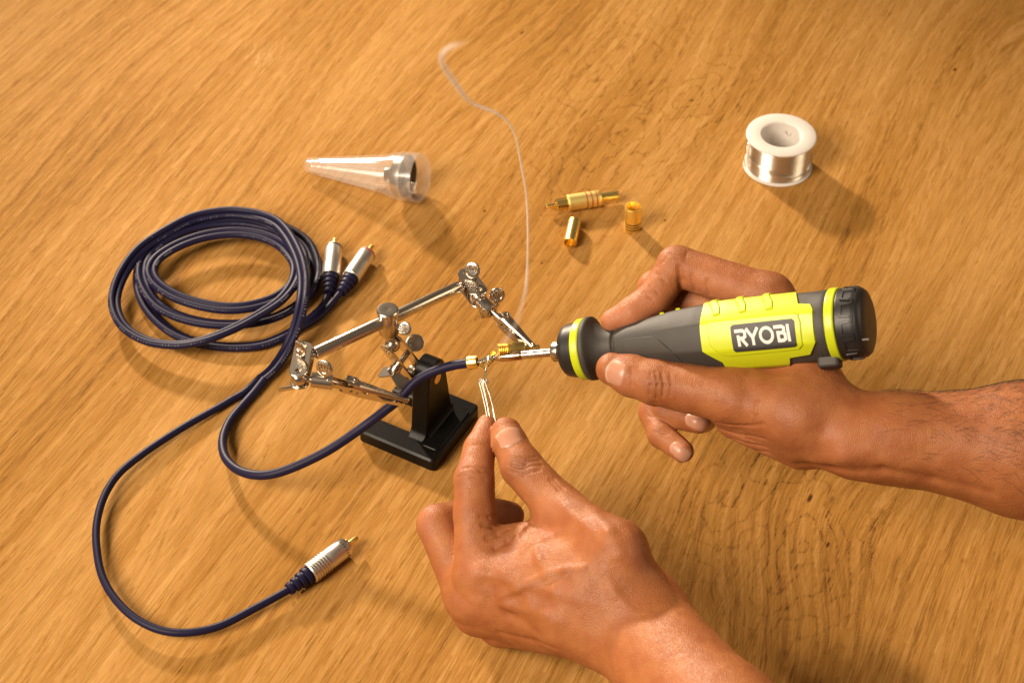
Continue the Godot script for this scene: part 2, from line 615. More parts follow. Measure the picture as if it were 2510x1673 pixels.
# ---------------------------------------------------------------- hands: tapered bones joined into one skin
class Flesh:
	var a := PackedVector3Array()
	var ba := PackedVector3Array()
	var inv := PackedFloat32Array()
	var ra := PackedFloat32Array()
	var dr := PackedFloat32Array()
	var grp := PackedInt32Array()     # 0 palm and arm, 1 to 5 the fingers
	var kp := 9.0
	var kf := 5.0
	var ma := PackedVector3Array()    # creases (minus) and veins (plus)
	var mba := PackedVector3Array()
	var minv := PackedFloat32Array()
	var mw := PackedFloat32Array()
	var mh := PackedFloat32Array()
	var spots := []                   # [place, reach, colour, share]
	var skin := Color(0.330, 0.114, 0.039)
	var rough := FastNoiseLite.new()

	func bone(p: Vector3, r: float, q: Vector3, s: float, g: int) -> void:
		a.append(p)
		ba.append(q - p)
		inv.append(1.0 / (q - p).length_squared())
		ra.append(r)
		dr.append(s - r)
		grp.append(g)

	func palm(rows: Array) -> void:
		for r in rows:
			bone(r[0], r[1], r[2], r[3], 0)

	func finger(g: int, rows: Array) -> void:
		for i in rows.size() - 1:
			bone(rows[i][0], rows[i][1], rows[i + 1][0], rows[i + 1][1], g)

	func mark(path: Array, w: float, h: float) -> void:
		for i in path.size() - 1:
			ma.append(path[i])
			mba.append(path[i + 1] - path[i])
			minv.append(1.0 / maxf((path[i + 1] - path[i]).length_squared(), 1e-6))
			mw.append(w)
			mh.append(h)

	func dist(i: int, p: Vector3) -> float:
		var pa := p - a[i]
		var h := clampf(pa.dot(ba[i]) * inv[i], 0.0, 1.0)
		return (pa - ba[i] * h).length() - ra[i] - dr[i] * h

	func value(p: Vector3, ids: PackedInt32Array, marks: PackedInt32Array) -> float:
		var palm_f := 1e3
		var out := 1e3
		var t := 1e3
		var g := 0
		for i in ids:
			if grp[i] != g:
				if g == 0:
					out = palm_f
				else:
					var hf := maxf(kf - absf(palm_f - t), 0.0) / kf
					out = minf(out, minf(palm_f, t) - hf * hf * kf * 0.25)
				t = 1e3
				g = grp[i]
			var pa := p - a[i]
			var h := clampf(pa.dot(ba[i]) * inv[i], 0.0, 1.0)
			var d := (pa - ba[i] * h).length() - ra[i] - dr[i] * h
			if g == 0:
				var hp := maxf(kp - absf(palm_f - d), 0.0) / kp
				palm_f = minf(palm_f, d) - hp * hp * kp * 0.25
			else:
				var hq := maxf(2.0 - absf(t - d), 0.0) * 0.5
				t = minf(t, d) - hq * hq * 0.5
		if g == 0:
			out = palm_f
		else:
			var hf := maxf(kf - absf(palm_f - t), 0.0) / kf
			out = minf(out, minf(palm_f, t) - hf * hf * kf * 0.25)
		for i in marks:
			var pa := p - ma[i]
			var h := clampf(pa.dot(mba[i]) * minv[i], 0.0, 1.0)
			var e := (pa - mba[i] * h).length_squared() / (mw[i] * mw[i])
			if e < 6.0:
				out -= mh[i] * exp(-e)
		return out

	func everything(count: int) -> PackedInt32Array:
		return PackedInt32Array(range(count))

	func skin_mesh(lo: Vector3, hi: Vector3, cell: float) -> Shape:
		var nb := Vector3i(((hi - lo) / (cell * 5.0)).ceil())
		var nx := nb.x * 5 + 1
		var ny := nb.y * 5 + 1
		var nz := nb.z * 5 + 1
		var f := PackedFloat32Array()
		f.resize(nx * ny * nz)
		f.fill(9.0)
		var hd := cell * 5.0 * 0.87
		var active := []
		rough.seed = 3
		rough.frequency = 0.11
		rough.fractal_octaves = 2
		for bz in nb.z:
			for by in nb.y:
				for bx in nb.x:
					var c := lo + (Vector3(bx, by, bz) * 5.0 + Vector3(2, 2, 2)) * cell
					var ds := PackedFloat32Array()
					var least := 1e3
					for i in a.size():
						var d := dist(i, c)
						ds.append(d)
						least = minf(least, d)
					if least > hd + 7.0:
						continue
					if least < -hd - 3.0:
						for z in 5:
							for y in 5:
								for x in 5:
									f[((bz * 5 + z) * ny + by * 5 + y) * nx + bx * 5 + x] = -9.0
						continue
					var ids := PackedInt32Array()
					for i in a.size():
						if ds[i] < least + 2.0 * hd + 9.0:
							ids.append(i)
					var marks := PackedInt32Array()
					for i in ma.size():
						var pa := c - ma[i]
						var h := clampf(pa.dot(mba[i]) * minv[i], 0.0, 1.0)
						if (pa - mba[i] * h).length() < hd + mw[i] * 2.5:
							marks.append(i)
					active.append(Vector3i(bx, by, bz))
					for z in 5:
						for y in 5:
							var o := ((bz * 5 + z) * ny + by * 5 + y) * nx + bx * 5
							for x in 5:
								var p := lo + Vector3(bx * 5 + x, by * 5 + y, bz * 5 + z) * cell
								f[o + x] = value(p, ids, marks) + rough.get_noise_3dv(p) * 0.16
		var s := Shape.new()
		var at := PackedInt32Array()
		at.resize(f.size())
		at.fill(-1)
		var tone := FastNoiseLite.new()
		tone.seed = 8
		tone.frequency = 0.06
		tone.fractal_octaves = 4
		var step := [1, nx, nx * ny]
		var corner := PackedInt32Array([0, 1, nx, nx + 1, nx * ny, nx * ny + 1, nx * ny + nx, nx * ny + nx + 1])
		var edges := [[0, 1], [2, 3], [4, 5], [6, 7], [0, 2], [1, 3], [4, 6], [5, 7], [0, 4], [1, 5], [2, 6], [3, 7]]
		var off := []
		for i in 8:
			off.append(Vector3(i & 1, (i >> 1) & 1, (i >> 2) & 1))
		for b in active:
			for z in 5:
				for y in 5:
					for x in 5:
						var ix: int = b.x * 5 + x
						var iy: int = b.y * 5 + y
						var iz: int = b.z * 5 + z
						var o := (iz * ny + iy) * nx + ix
						var inside := 0
						for i in 8:
							if f[o + corner[i]] < 0.0:
								inside += 1
						if inside == 0 or inside == 8:
							continue
						var sum := Vector3.ZERO
						var cuts := 0
						for e in edges:
							var f0 := f[o + corner[e[0]]]
							var f1 := f[o + corner[e[1]]]
							if (f0 < 0.0) != (f1 < 0.0):
								sum += (off[e[0]] as Vector3).lerp(off[e[1]], f0 / (f0 - f1))
								cuts += 1
						var g := Vector3.ZERO
						for i in 8:
							g += ((off[i] as Vector3) - Vector3(0.5, 0.5, 0.5)) * f[o + corner[i]]
						var p := lo + (Vector3(ix, iy, iz) + sum / cuts) * cell
						var c := skin
						var k := tone.get_noise_3dv(p)
						c = Color(c.r * (1.0 + 0.20 * k), c.g * (1.0 + 0.34 * k), c.b * (1.0 + 0.34 * k))
						for q in spots:
							var w: float = q[3] * exp(-p.distance_squared_to(q[0]) / (q[1] * q[1]))
							if w > 0.01:
								c = c.lerp(q[2], w)
						s.tint = Color(c.r, c.g, c.b)
						at[o] = s.point(p, g.normalized())
		for b in active:
			for z in 5:
				for y in 5:
					for x in 5:
						var ix: int = b.x * 5 + x
						var iy: int = b.y * 5 + y
						var iz: int = b.z * 5 + z
						var o := (iz * ny + iy) * nx + ix
						if at[o] < 0:
							continue
						for ax in 3:
							if (f[o] < 0.0) == (f[o + step[ax]] < 0.0):
								continue
							var u: int = step[(ax + 1) % 3]
							var w: int = step[(ax + 2) % 3]
							if o - u - w < 0:
								continue
							var q0 := at[o]
							var q1 := at[o - u]
							var q2 := at[o - u - w]
							var q3 := at[o - w]
							if q0 >= 0 and q1 >= 0 and q2 >= 0 and q3 >= 0:
								s.quad(q0, q1, q2, q3)
		s.tint = Color.WHITE
		return s

	# a nail: a plate that follows the finger's round end, pushed a little proud of the skin
	func nail(centre: Vector3, along: Vector3, out: Vector3, length: float, width: float) -> Shape:
		var s := Shape.new()
		var ids := everything(a.size())
		var none := PackedInt32Array()
		var nn := out.normalized()
		var t := (along - nn * along.dot(nn)).normalized()
		var side := t.cross(nn)
		var rows := 14
		var cols := 12
		var grid := []
		for i in rows + 1:
			for j in cols + 1:
				var u := -1.0 + 2.0 * j / cols
				var w := -1.0 + 2.0 * i / rows
				var round_end := 1.0 - 0.24 * u * u * (1.0 if w > 0 else 1.5)
				var narrow := 1.0 - 0.10 * (1.0 - w) * 0.5 - 0.04 * w * w
				var p := centre + t * (w * length * 0.5 * round_end) + side * (u * width * 0.5 * narrow) + nn * 4.0
				for k in 16:
					p -= nn * clampf(value(p, ids, none), -2.0, 2.0) * 0.8
				var edge := maxf(absf(u), absf(w))
				var lift := 0.42 - 0.75 * pow(maxf(absf(u), -w if w < 0 else 0.0), 6.0)
				if w > 0.72:
					lift += 0.2 * (w - 0.72)
				grid.append(p + nn * lift)
		for i in rows + 1:
			for j in cols + 1:
				var dx: Vector3 = grid[i * (cols + 1) + mini(j + 1, cols)] - grid[i * (cols + 1) + maxi(j - 1, 0)]
				var dy: Vector3 = grid[mini(i + 1, rows) * (cols + 1) + j] - grid[maxi(i - 1, 0) * (cols + 1) + j]
				var g := dx.cross(dy).normalized()
				var w := -1.0 + 2.0 * i / rows
				var u := -1.0 + 2.0 * j / cols
				var c := Color(0.47, 0.225, 0.145)
				if w > 0.74 - 0.1 * u * u:
					c = Color(0.52, 0.30, 0.20)
				elif w < -0.62 + 0.25 * u * u:
					c = Color(0.48, 0.245, 0.165)
				s.tint = c
				s.point(grid[i * (cols + 1) + j], g if g.dot(nn) > 0 else -g)
		for i in rows:
			for j in cols:
				var o := i * (cols + 1) + j
				s.quad(o, o + 1, o + cols + 2, o + cols + 1)
		# the free edge has thickness
		for j in cols:
			var p0: Vector3 = grid[rows * (cols + 1) + j]
			var p1: Vector3 = grid[rows * (cols + 1) + j + 1]
			s.flat(p0, p1, p1 - nn * 0.7, p0 - nn * 0.7, t)
		s.tint = Color.WHITE
		return s


# ---------------------------------------------------------------- soldering iron
const TIP := Vector3(-5.42, 80, 94.87)
const BACK := Vector3(159.88, 146.15, 139.42)
var ia := (BACK - TIP).normalized()
var iface := Vector3(-0.423, 0.598, 0.681)            # across the axis, towards the side with the maker's plate
var iup := Vector3(-0.1, 0.716, -0.691)
var iprof := PackedVector2Array([Vector2(36.9, 0.01), Vector2(36.9, 10.6), Vector2(37.3, 12), Vector2(38.3, 13.2), Vector2(40, 13.9), Vector2(45.6, 14.9), Vector2(46, 14.9), Vector2(46.05, 15.7), Vector2(46.6, 16.1), Vector2(50, 16.2), Vector2(50.55, 15.8), Vector2(50.6, 15.6), Vector2(50.7, 16.4), Vector2(51.2, 16.7), Vector2(53.4, 16.6), Vector2(54, 15.9), Vector2(55, 13.8), Vector2(57, 11.6), Vector2(60, 10), Vector2(63, 9.3), Vector2(66.3, 9.1), Vector2(66.5, 8.5), Vector2(67.4, 8.5), Vector2(67.6, 9.2), Vector2(75, 11), Vector2(88, 13.5), Vector2(100, 15.6), Vector2(113, 16.9), Vector2(130, 17.5), Vector2(154, 17.8), Vector2(180, 17.6), Vector2(181, 17.2), Vector2(181.05, 17.9), Vector2(181.5, 18.2), Vector2(185.3, 18.2), Vector2(185.75, 17.8), Vector2(185.8, 17.2), Vector2(186, 17.6), Vector2(194, 17.5), Vector2(196.5, 17), Vector2(198, 15.8), Vector2(199, 13.5), Vector2(199.5, 10), Vector2(199.6, 0.01)])


func iron_radius(t: float) -> float:
	for i in iprof.size() - 1:
		if t <= iprof[i + 1].x:
			var w := (t - iprof[i].x) / maxf(iprof[i + 1].x - iprof[i].x, 1e-5)
			return lerpf(iprof[i].y, iprof[i + 1].y, clampf(w, 0.0, 1.0))
	return iprof[iprof.size() - 1].y


func facet(t: float, th: float) -> float:      # eight softened flats in the middle of the handle
	var w := smoothstep(78.0, 110.0, t) * (1.0 - smoothstep(172.0, 180.0, t))
	var a := fposmod(th + PI / 8.0, PI / 4.0) - PI / 8.0
	return 1.0 + w * 0.55 * (0.962 / cos(a) - 1.0) 


func on_iron(q: Vector2, h: float) -> Vector3:
	var th := q.y / 17.0
	return TIP + ia * q.x + (iface * cos(th) + iup * sin(th)) * (iron_radius(q.x) * facet(q.x, th) + h)


func iron_shell(s: Shape, t0: float, t1: float, step := 2.0) -> void:
	var ts := [t0]
	for p in iprof:
		if p.x > t0 + 1e-3 and p.x < t1 - 1e-3:
			ts.append(p.x)
	ts.append(t1)
	var all := [t0]
	for i in ts.size() - 1:
		var k := maxi(1, int(ceil((ts[i + 1] - ts[i]) / step)))
		for j in k:
			all.append(lerpf(ts[i], ts[i + 1], float(j + 1) / k))
	var seg := 96
	var first := s.v.size()
	for t in all:
		for k in seg + 1:
			var q := Vector2(t, TAU * 17.0 * k / seg)
			var e := 0.35
			var p0 := on_iron(Vector2(clampf(t - e, t0, t1), q.y), 0.0)
			var p1 := on_iron(Vector2(clampf(t + e, t0, t1), q.y), 0.0)
			var q0 := on_iron(q - Vector2(0, e), 0.0)
			var q1 := on_iron(q + Vector2(0, e), 0.0)
			var nn := (p1 - p0).cross(q1 - q0).normalized()
			var o := iface * cos(q.y / 17.0) + iup * sin(q.y / 17.0)
			s.point(on_iron(q, 0.0), nn if nn.dot(o) > 0 else -nn, q)
	for i in all.size() - 1:
		for k in seg:
			var o := first + i * (seg + 1) + k
			s.quad(o, o + 1, o + seg + 2, o + seg + 1)


func stroke(line: Array, w: float) -> PackedVector2Array:
	return Geometry2D.offset_polyline(PackedVector2Array(line), w / 2.0, Geometry2D.JOIN_MITER, Geometry2D.END_BUTT)[0]


func build_iron() -> void:
	var o := thing("soldering_iron", "yellow-green and dark grey cordless soldering iron held in a hand", "soldering iron", TIP)
	var s := Shape.new()
	s.turn(TIP, ia, PackedVector2Array([Vector2(-7.5, 0.15), Vector2(-6.6, 0.55), Vector2(-1.5, 2.0), Vector2(-0.6, 2.35), Vector2(-0.1, 2.5)]), 28)
	part("soldering_tip", s, M.tinned, o)
	s = Shape.new()
	s.turn(TIP, ia, PackedVector2Array([Vector2(-0.1, 2.5), Vector2(1, 2.6), Vector2(11.5, 2.6), Vector2(12, 2.3), Vector2(12, 2.0)]), 28)
	part("heated_sleeve", s, M.heated, o, "heat-tinted sleeve")
	s = Shape.new()
	s.turn(TIP, ia, PackedVector2Array([Vector2(12, 2.0), Vector2(12.4, 2.35), Vector2(30.4, 2.35)]), 28)
	part("shaft", s, M.nickel, o)
	s = Shape.new()
	s.turn(TIP, ia, PackedVector2Array([Vector2(29.6, 2.2), Vector2(29.6, 3.6), Vector2(30.2, 4.9), Vector2(30.8, 5.2), Vector2(33.8, 5.2), Vector2(34.2, 4.6), Vector2(34.4, 3.4), Vector2(35.2, 3.4), Vector2(35.4, 4.1), Vector2(37.4, 4.1)]), 96, func(t, a): return 1.0 + (0.03 * signf(sin(a * 14.0)) if t > 30.5 and t < 34.0 else 0.0))
	part("collet_nut", s, M.nickel, o)
	s = Shape.new()
	iron_shell(s, 36.9, 46.0, 0.7)
	part("front_collar", s, M.black_plastic, o)
	s = Shape.new()
	iron_shell(s, 46.0, 50.6, 0.7)
	part("accent_ring", s, M.lime, o)
	s = Shape.new()
	iron_shell(s, 50.6, 181.0, 1.5)
	var body := part("handle", s, M.rubber, o)
	s = Shape.new()
	iron_shell(s, 181.0, 185.8, 0.7)
	part("accent_ring", s, M.lime, o)
	s = Shape.new()
	iron_shell(s, 185.8, 199.6, 0.7)
	var cap := part("battery_cap", s, M.black_plastic, o)
	s = Shape.new()
	var wave := []
	for i in 48:
		var th := TAU * i / 12.0 / 4.0
		var up := (i % 4) in [1, 2]
		wave.append(Vector2(189.2 if up else 194.6, 17.0 * (th + 0.10 * [0, -1, 1, 0][i % 4]) - 50.0))
	s.laid(stroke(wave, 1.1), on_iron, -0.3, 0.55, 0.35, 2.0)
	part("raised_battlement", s, M.black_plastic, cap)
	s = Shape.new()
	var ax := on_iron(Vector2(198.2, 17.0 * -0.55), 0.2)
	s.slab(round_rect(6.0, 0.9, 0.4), frame(ax, iface * 0.85 - iup * 0.5, iup), 0.3)
	part("arrow_mark", s, M.grey_print, cap)
	# yellow-green shell
	s = Shape.new()
	s.laid(PackedVector2Array([Vector2(118.28, 16.19), Vector2(117.63, 26.1), Vector2(126.42, 22.12), Vector2(141.35, 21.5), Vector2(153.58, 21.1), Vector2(165.24, 22.18), Vector2(168.13, 12.39), Vector2(174.33, 11.37), Vector2(175.79, 8.45), Vector2(175.82, -6.82), Vector2(171.49, -13.5), Vector2(160.96, -14.55), Vector2(158.44, -21.93), Vector2(144.36, -26.14), Vector2(128.07, -26.01), Vector2(126.86, -17.89), Vector2(126.46, -13.72), Vector2(118.25, -6.29), Vector2(118.14, 3.23)]), on_iron, -0.2, 1.0, 0.5, 2.0)
	var shell := part("coloured_shell", s, M.lime, o)
	s = Shape.new()
	s.laid(PackedVector2Array([Vector2(122.58, 7.58), Vector2(166.4, 7.15), Vector2(168.53, 6), Vector2(169.47, 2.91), Vector2(169.35, -7.23), Vector2(167.14, -9.29), Vector2(131.93, -9.7), Vector2(128.09, -8.81), Vector2(122.88, -3.41)]), on_iron, 0.9, 1.5, 0.7, 2.0)
	part("raised_frame", s, M.lime, shell)
	s = Shape.new()
	s.laid(PackedVector2Array([Vector2(134.36, 3.64), Vector2(135.6, 4.44), Vector2(165.63, 4.6), Vector2(166.92, 3.59), Vector2(166.92, -6.9), Vector2(165.79, -7.77), Vector2(135.69, -7.75), Vector2(134.73, -6.66)]), on_iron, 1.4, 1.75, 0.15, 2.0)
	part("name_plate", s, M.plate, shell)
	for x in [124.8, 138.41, 152.16]:
		s = Shape.new()
		var b := Vector2(x, 17.12)
		s.laid(stroke([b + Vector2(-2.5, 9.0), b + Vector2(-1.5, 2.0), b + Vector2(1.0, -2.5), b + Vector2(1.6, -6.0)], 3.0), on_iron, 0.8, 1.65, 0.9, 1.5)
		part("grip_rib", s, M.lime, shell)
	for i in 2:
		s = Shape.new()
		var b := Vector2(93.08 + i * 9.0, 22.68 + 1.5)
		s.laid(stroke([b + Vector2(-1.5, 4.0), b, b + Vector2(1.5, -3.0)], 1.5), on_iron, -0.2, 0.7, 0.3, 1.5)
		part("grip_mark", s, M.lime, body)
	s = Shape.new()
	s.laid(PackedVector2Array([Vector2(73.52, 3.52), Vector2(75.05, 4.72), Vector2(91.15, 3.58), Vector2(94.39, 1.46), Vector2(102.58, -7.09), Vector2(106.83, -17), Vector2(97.29, -13.67), Vector2(84.42, -9.17), Vector2(73.79, -3.31)]), on_iron, -0.2, 0.5, 0.6, 2.0)
	part("grip_pad", s, M.rubber, body)
	s = Shape.new()
	var nub := on_iron(Vector2(178.97, 17.0 * -1.25), -1.5)
	s.slab(round_rect(11.0, 9.0, 2.0), frame(nub, iface * 0.25 - iup, iface), 5.5, 0.8)
	part("switch", s, M.rubber, body)
	# lettering on the plate
	var letters := []
	letters.append([[Vector2(0, 0.9), Vector2(0.56, 0.9), Vector2(0.7, 0.8), Vector2(0.7, 0.56), Vector2(0.56, 0.46), Vector2(0.2, 0.46)], [Vector2(0.22, 0.66), Vector2(0.22, 0)], [Vector2(0.42, 0.44), Vector2(0.76, 0)]])
	letters.append([[Vector2(0.02, 1), Vector2(0.42, 0.44), Vector2(0.82, 1)], [Vector2(0.42, 0.52), Vector2(0.42, 0)]])
	letters.append([])
	letters.append([[Vector2(0, 0.9), Vector2(0.56, 0.9), Vector2(0.68, 0.82), Vector2(0.68, 0.62), Vector2(0.56, 0.54), Vector2(0.16, 0.54)], [Vector2(0.56, 0.54), Vector2(0.72, 0.45), Vector2(0.72, 0.18), Vector2(0.58, 0.1), Vector2(0.2, 0.1)], [Vector2(0.26, 0.66), Vector2(0.26, 0.02)]])
	letters.append([[Vector2(0.12, 1), Vector2(0.12, 0)]])
	var starts := [0.0, 0.80, 1.68, 2.72, 3.56]
	var lower := Vector2(136.75, -5.21)
	var along := (Vector2(164.59, -4.93) - lower) / 3.78
	var rise := (Vector2(136.24, 2.26) - lower) * 1.0
	s = Shape.new()
	for i in 5:
		var polys := []
		for line in letters[i]:
			polys = join(polys, stroke(line, 0.2))
		if i == 2:
			for half in 2:
				var arc := []
				for k in 17:
					var a := PI * (k / 16.0 + half) + 0.002
					arc.append(Vector2(0.5 + 0.42 * cos(a), 0.5 + 0.42 * sin(a)))
				polys.append(stroke(arc, 0.19))
		for poly in polys:
			var placed := PackedVector2Array()
			for q in poly:
				placed.append(lower + along * (starts[i] + q.x) + rise * q.y)
			s.laid(placed, on_iron, 1.7, 1.95, 0.02, 2.5)
	part("maker_lettering", s, M.plate_print, shell)


func join(polys: Array, more: PackedVector2Array) -> Array:
	var now := more
	var rest := []
	for p in polys:
		var both := Geometry2D.merge_polygons(p, now)
		var outer := both.filter(func(x): return not Geometry2D.is_polygon_clockwise(x))
		if outer.size() == 1 and both.size() == 1:
			now = outer[0]
		else:
			rest.append(p)
	rest.append(now)
	return rest


# ---------------------------------------------------------------- helping hand
func thumb_disc(parent: Node3D, at: Vector3, up: Vector3, face: Vector3, r: float, m: Material) -> void:
	var s := Shape.new()
	s.turn(at + face.normalized() * -0.7, face, PackedVector2Array([Vector2(0, 0), Vector2(0, r - 0.4), Vector2(0.25, r), Vector2(1.15, r), Vector2(1.4, r - 0.4), Vector2(1.4, r * 0.62), Vector2(1.15, r * 0.55), Vector2(1.15, 0)]), 32)
	for k in 5:
		var side := up.cross(face).normalized()
		var x := (k - 2) * r * 0.33
		var hgt := sqrt(maxf(0.1, r * r * 0.78 - x * x))
		s.bar(at + side * x - up * hgt + face.normalized() * 0.62, at + side * x + up * hgt + face.normalized() * 0.62, 0.28, 6, 0.05)
	s.bar(at - up * (r + 3.2), at - up * (r - 0.6), 1.35, 16)
	part("thumb_screw", s, m, parent)


func clamp_plates(o: Node3D, a: Vector3, b: Vector3, normal: Vector3, gap: float, screw: float) -> void:
	var mid := (a + b) / 2.0
	var d := a - b
	var l := d.length() + 8.0
	for e in 2:
		var z := normal.normalized() * (1.0 if e else -1.0)
		var f := frame(mid + z * gap / 2.0, z, z.cross(d))
		var s := Shape.new()
		var out := round_rect(l, 9.6, 4.3)
		s.slab(out, f, 1.3, 0.3, [circle(Vector2(d.length() / 2, 0), 1.9, 20), circle(Vector2(-d.length() / 2, 0), 1.9, 20)])
		part("clamp_plate", s, M.nickel, o)
	for p in [a, b]:
		var s := Shape.new()
		s.ball(p, gap / 2.0 + 0.55)
		part("ball", s, M.nickel, o)
	var t := Shape.new()
	t.bar(mid - normal.normalized() * (gap / 2 + 2.4), mid + normal.normalized() * (gap / 2 + screw), 1.5, 16)
	for k in 7:
		t.turn(mid + normal.normalized() * (-gap / 2 + gap * (k + 0.5) / 7.0), normal, PackedVector2Array([Vector2(-0.35, 1.4), Vector2(0, 1.85), Vector2(0.35, 1.4)]), 16)
	t.turn(mid - normal.normalized() * (gap / 2 + 3.2), normal, PackedVector2Array([Vector2(0, 0), Vector2(0, 2.4), Vector2(0.4, 2.8), Vector2(2.0, 2.8), Vector2(2.0, 0)]), 20)
	part("screw", t, M.nickel, o)


func wing_nut(o: Node3D, at: Vector3, axis: Vector3, w1: Vector3, w2: Vector3) -> void:
	var s := Shape.new()
	var z := axis.normalized()
	s.turn(at, z, PackedVector2Array([Vector2(0, 0), Vector2(0, 3.4), Vector2(2.6, 2.7), Vector2(2.6, 1.5), Vector2(1.4, 1.5), Vector2(1.4, 0)]), 24)
	s.turn(at, z, PackedVector2Array([Vector2(1.4, 0), Vector2(3.6, 0), Vector2(3.6, 1.3), Vector2(1.4, 1.3)]), 16)
	for w in [w1, w2]:
		var d: Vector3 = w - at
		var f := frame(at + d * 0.22 + z * 1.2, d.cross(z), z + d.normalized() * 0.25)
		var l := d.length()
		s.slab(PackedVector2Array([Vector2(0, -1.6), Vector2(-l * 0.35, -2.4), Vector2(-l * 0.85, -3.7), Vector2(-l * 1.05, -2.8), Vector2(-l * 1.03, 3.1), Vector2(-l * 0.85, 4.0), Vector2(-l * 0.35, 2.8), Vector2(0, 1.9)]), f.translated_local(Vector3(0, 0, -0.55)), 1.1, 0.3)
	part("wing_nut", s, M.nickel, o)


func alligator_clip(o: Node3D, rear: Vector3, tip: Vector3, up: Vector3, open: float) -> void:
	var c := Node3D.new()
	c.name = "alligator_clip"
	o.add_child(c, true)
	var d := (tip - rear).normalized()
	var l := rear.distance_to(tip)
	var u := (up - d * up.dot(d)).normalized()
	var side := d.cross(u)
	# lower jaw: a folded channel with scalloped walls and a toothed end
	var low := PackedVector2Array([Vector2(0, -1.3), Vector2(l * 0.12, -1.2), Vector2(l * 0.17, -2.6), Vector2(l * 0.40, -3.2), Vector2(l * 0.60, -2.9), Vector2(l * 0.80, -2.6), Vector2(l * 0.99, -2.4), Vector2(l * 1.0, -0.9)])
	for k in 6:
		low.append(Vector2(l * (0.985 - k * 0.035), -0.9 if k % 2 else -0.3))
	for q in [Vector2(l * 0.76, -1.0), Vector2(l * 0.70, -1.3), Vector2(l * 0.62, -0.2), Vector2(l * 0.55, 0.7), Vector2(l * 0.48, 0.6), Vector2(l * 0.42, -0.3), Vector2(l * 0.35, 0.5), Vector2(l * 0.27, 1.4), Vector2(l * 0.17, 1.0), Vector2(l * 0.12, 0.8), Vector2(0, 1.0)]:
		low.append(q)
	for i in low.size():
		low[i].y *= 1.35
	for e in [-1.0, 1.0]:
		var s := Shape.new()
		var taper: float = e * 2.3
		var f := Transform3D(Basis(d - side * e * 0.018, u, side), rear + side * (taper - 0.25))
		s.slab(low, f, 0.5, 0.12, [circle(Vector2(l * 0.24, -0.9), 0.9, 14), circle(Vector2(l * 0.33, -1.4), 0.8, 14)])
		part("jaw_wall", s, M.nickel, c)
	var b := Shape.new()
	b.slab(PackedVector2Array([Vector2(l * 0.12, -2.2), Vector2(l * 0.99, -1.6), Vector2(l * 0.99, 1.6), Vector2(l * 0.12, 2.2)]), Transform3D(Basis(d, side, -u), rear - u * 3.0), 0.4, 0.1)
	b.bar(rear - d * 5.0, rear + d * l * 0.16, 1.4, 16)
	part("lower_jaw", b, M.nickel, c)
	# upper jaw: a half-round lever from the pivot to the toothed tip
	var s2 := Shape.new()
	var rows := 30
	var first := s2.v.size()
	for skin in 2:
		for i in rows + 1:
			var t := lerpf(0.20, 1.0, float(i) / rows)
			var r := lerpf(3.6, 1.9, smoothstep(0.2, 0.95, t)) - 0.4 * skin
			var cen := rear + d * l * t + u * (lerpf(3.4, open - 0.3, t))
			for k in 13:
				var a := PI * (k / 12.0)
				var dir := side * cos(a) + u * sin(a) * 0.75
				s2.point(cen + dir * r - u * 0.8, (side * cos(a) * 0.75 + u * sin(a)).normalized() * (1.0 if skin == 0 else -1.0))
	for skin in 2:
		for i in rows:
			for k in 12:
				var q := first + skin * (rows + 1) * 13 + i * 13 + k
				s2.quad(q, q + 1, q + 14, q + 13)
	for k in 4:
		var p := rear + d * l * (0.99 - 0.045 * k) + u * (open - 1.3)
		s2.turn(p, -u, PackedVector2Array([Vector2(-0.6, 1.3), Vector2(0.5, 0.9), Vector2(1.1, 0.1)]), 8)
	s2.ball(rear + d * l * 0.998 + u * (open - 0.6), 1.35, 14)
	part("upper_jaw", s2, M.nickel, c)
	var s3 := Shape.new()
	s3.slab(round_rect(l * 0.2, 6.4, 3.0), Transform3D(Basis(d, side, -u), rear + d * l * 0.2 + u * 4.9), 0.6, 0.2)
	s3.turn(rear + d * l * 0.19 + u * 4.7, u, PackedVector2Array([Vector2(0, 1.8), Vector2(0.5, 1.8), Vector2(0.9, 1.2), Vector2(0.9, 0.7), Vector2(0.5, 0.5), Vector2(0.5, 0)]), 18)
	s3.bar(rear + d * l * 0.45 - side * 2.9 + u * 0.6, rear + d * l * 0.45 + side * 2.9 + u * 0.6, 0.9, 14)
	part("pivot", s3, M.nickel, c)


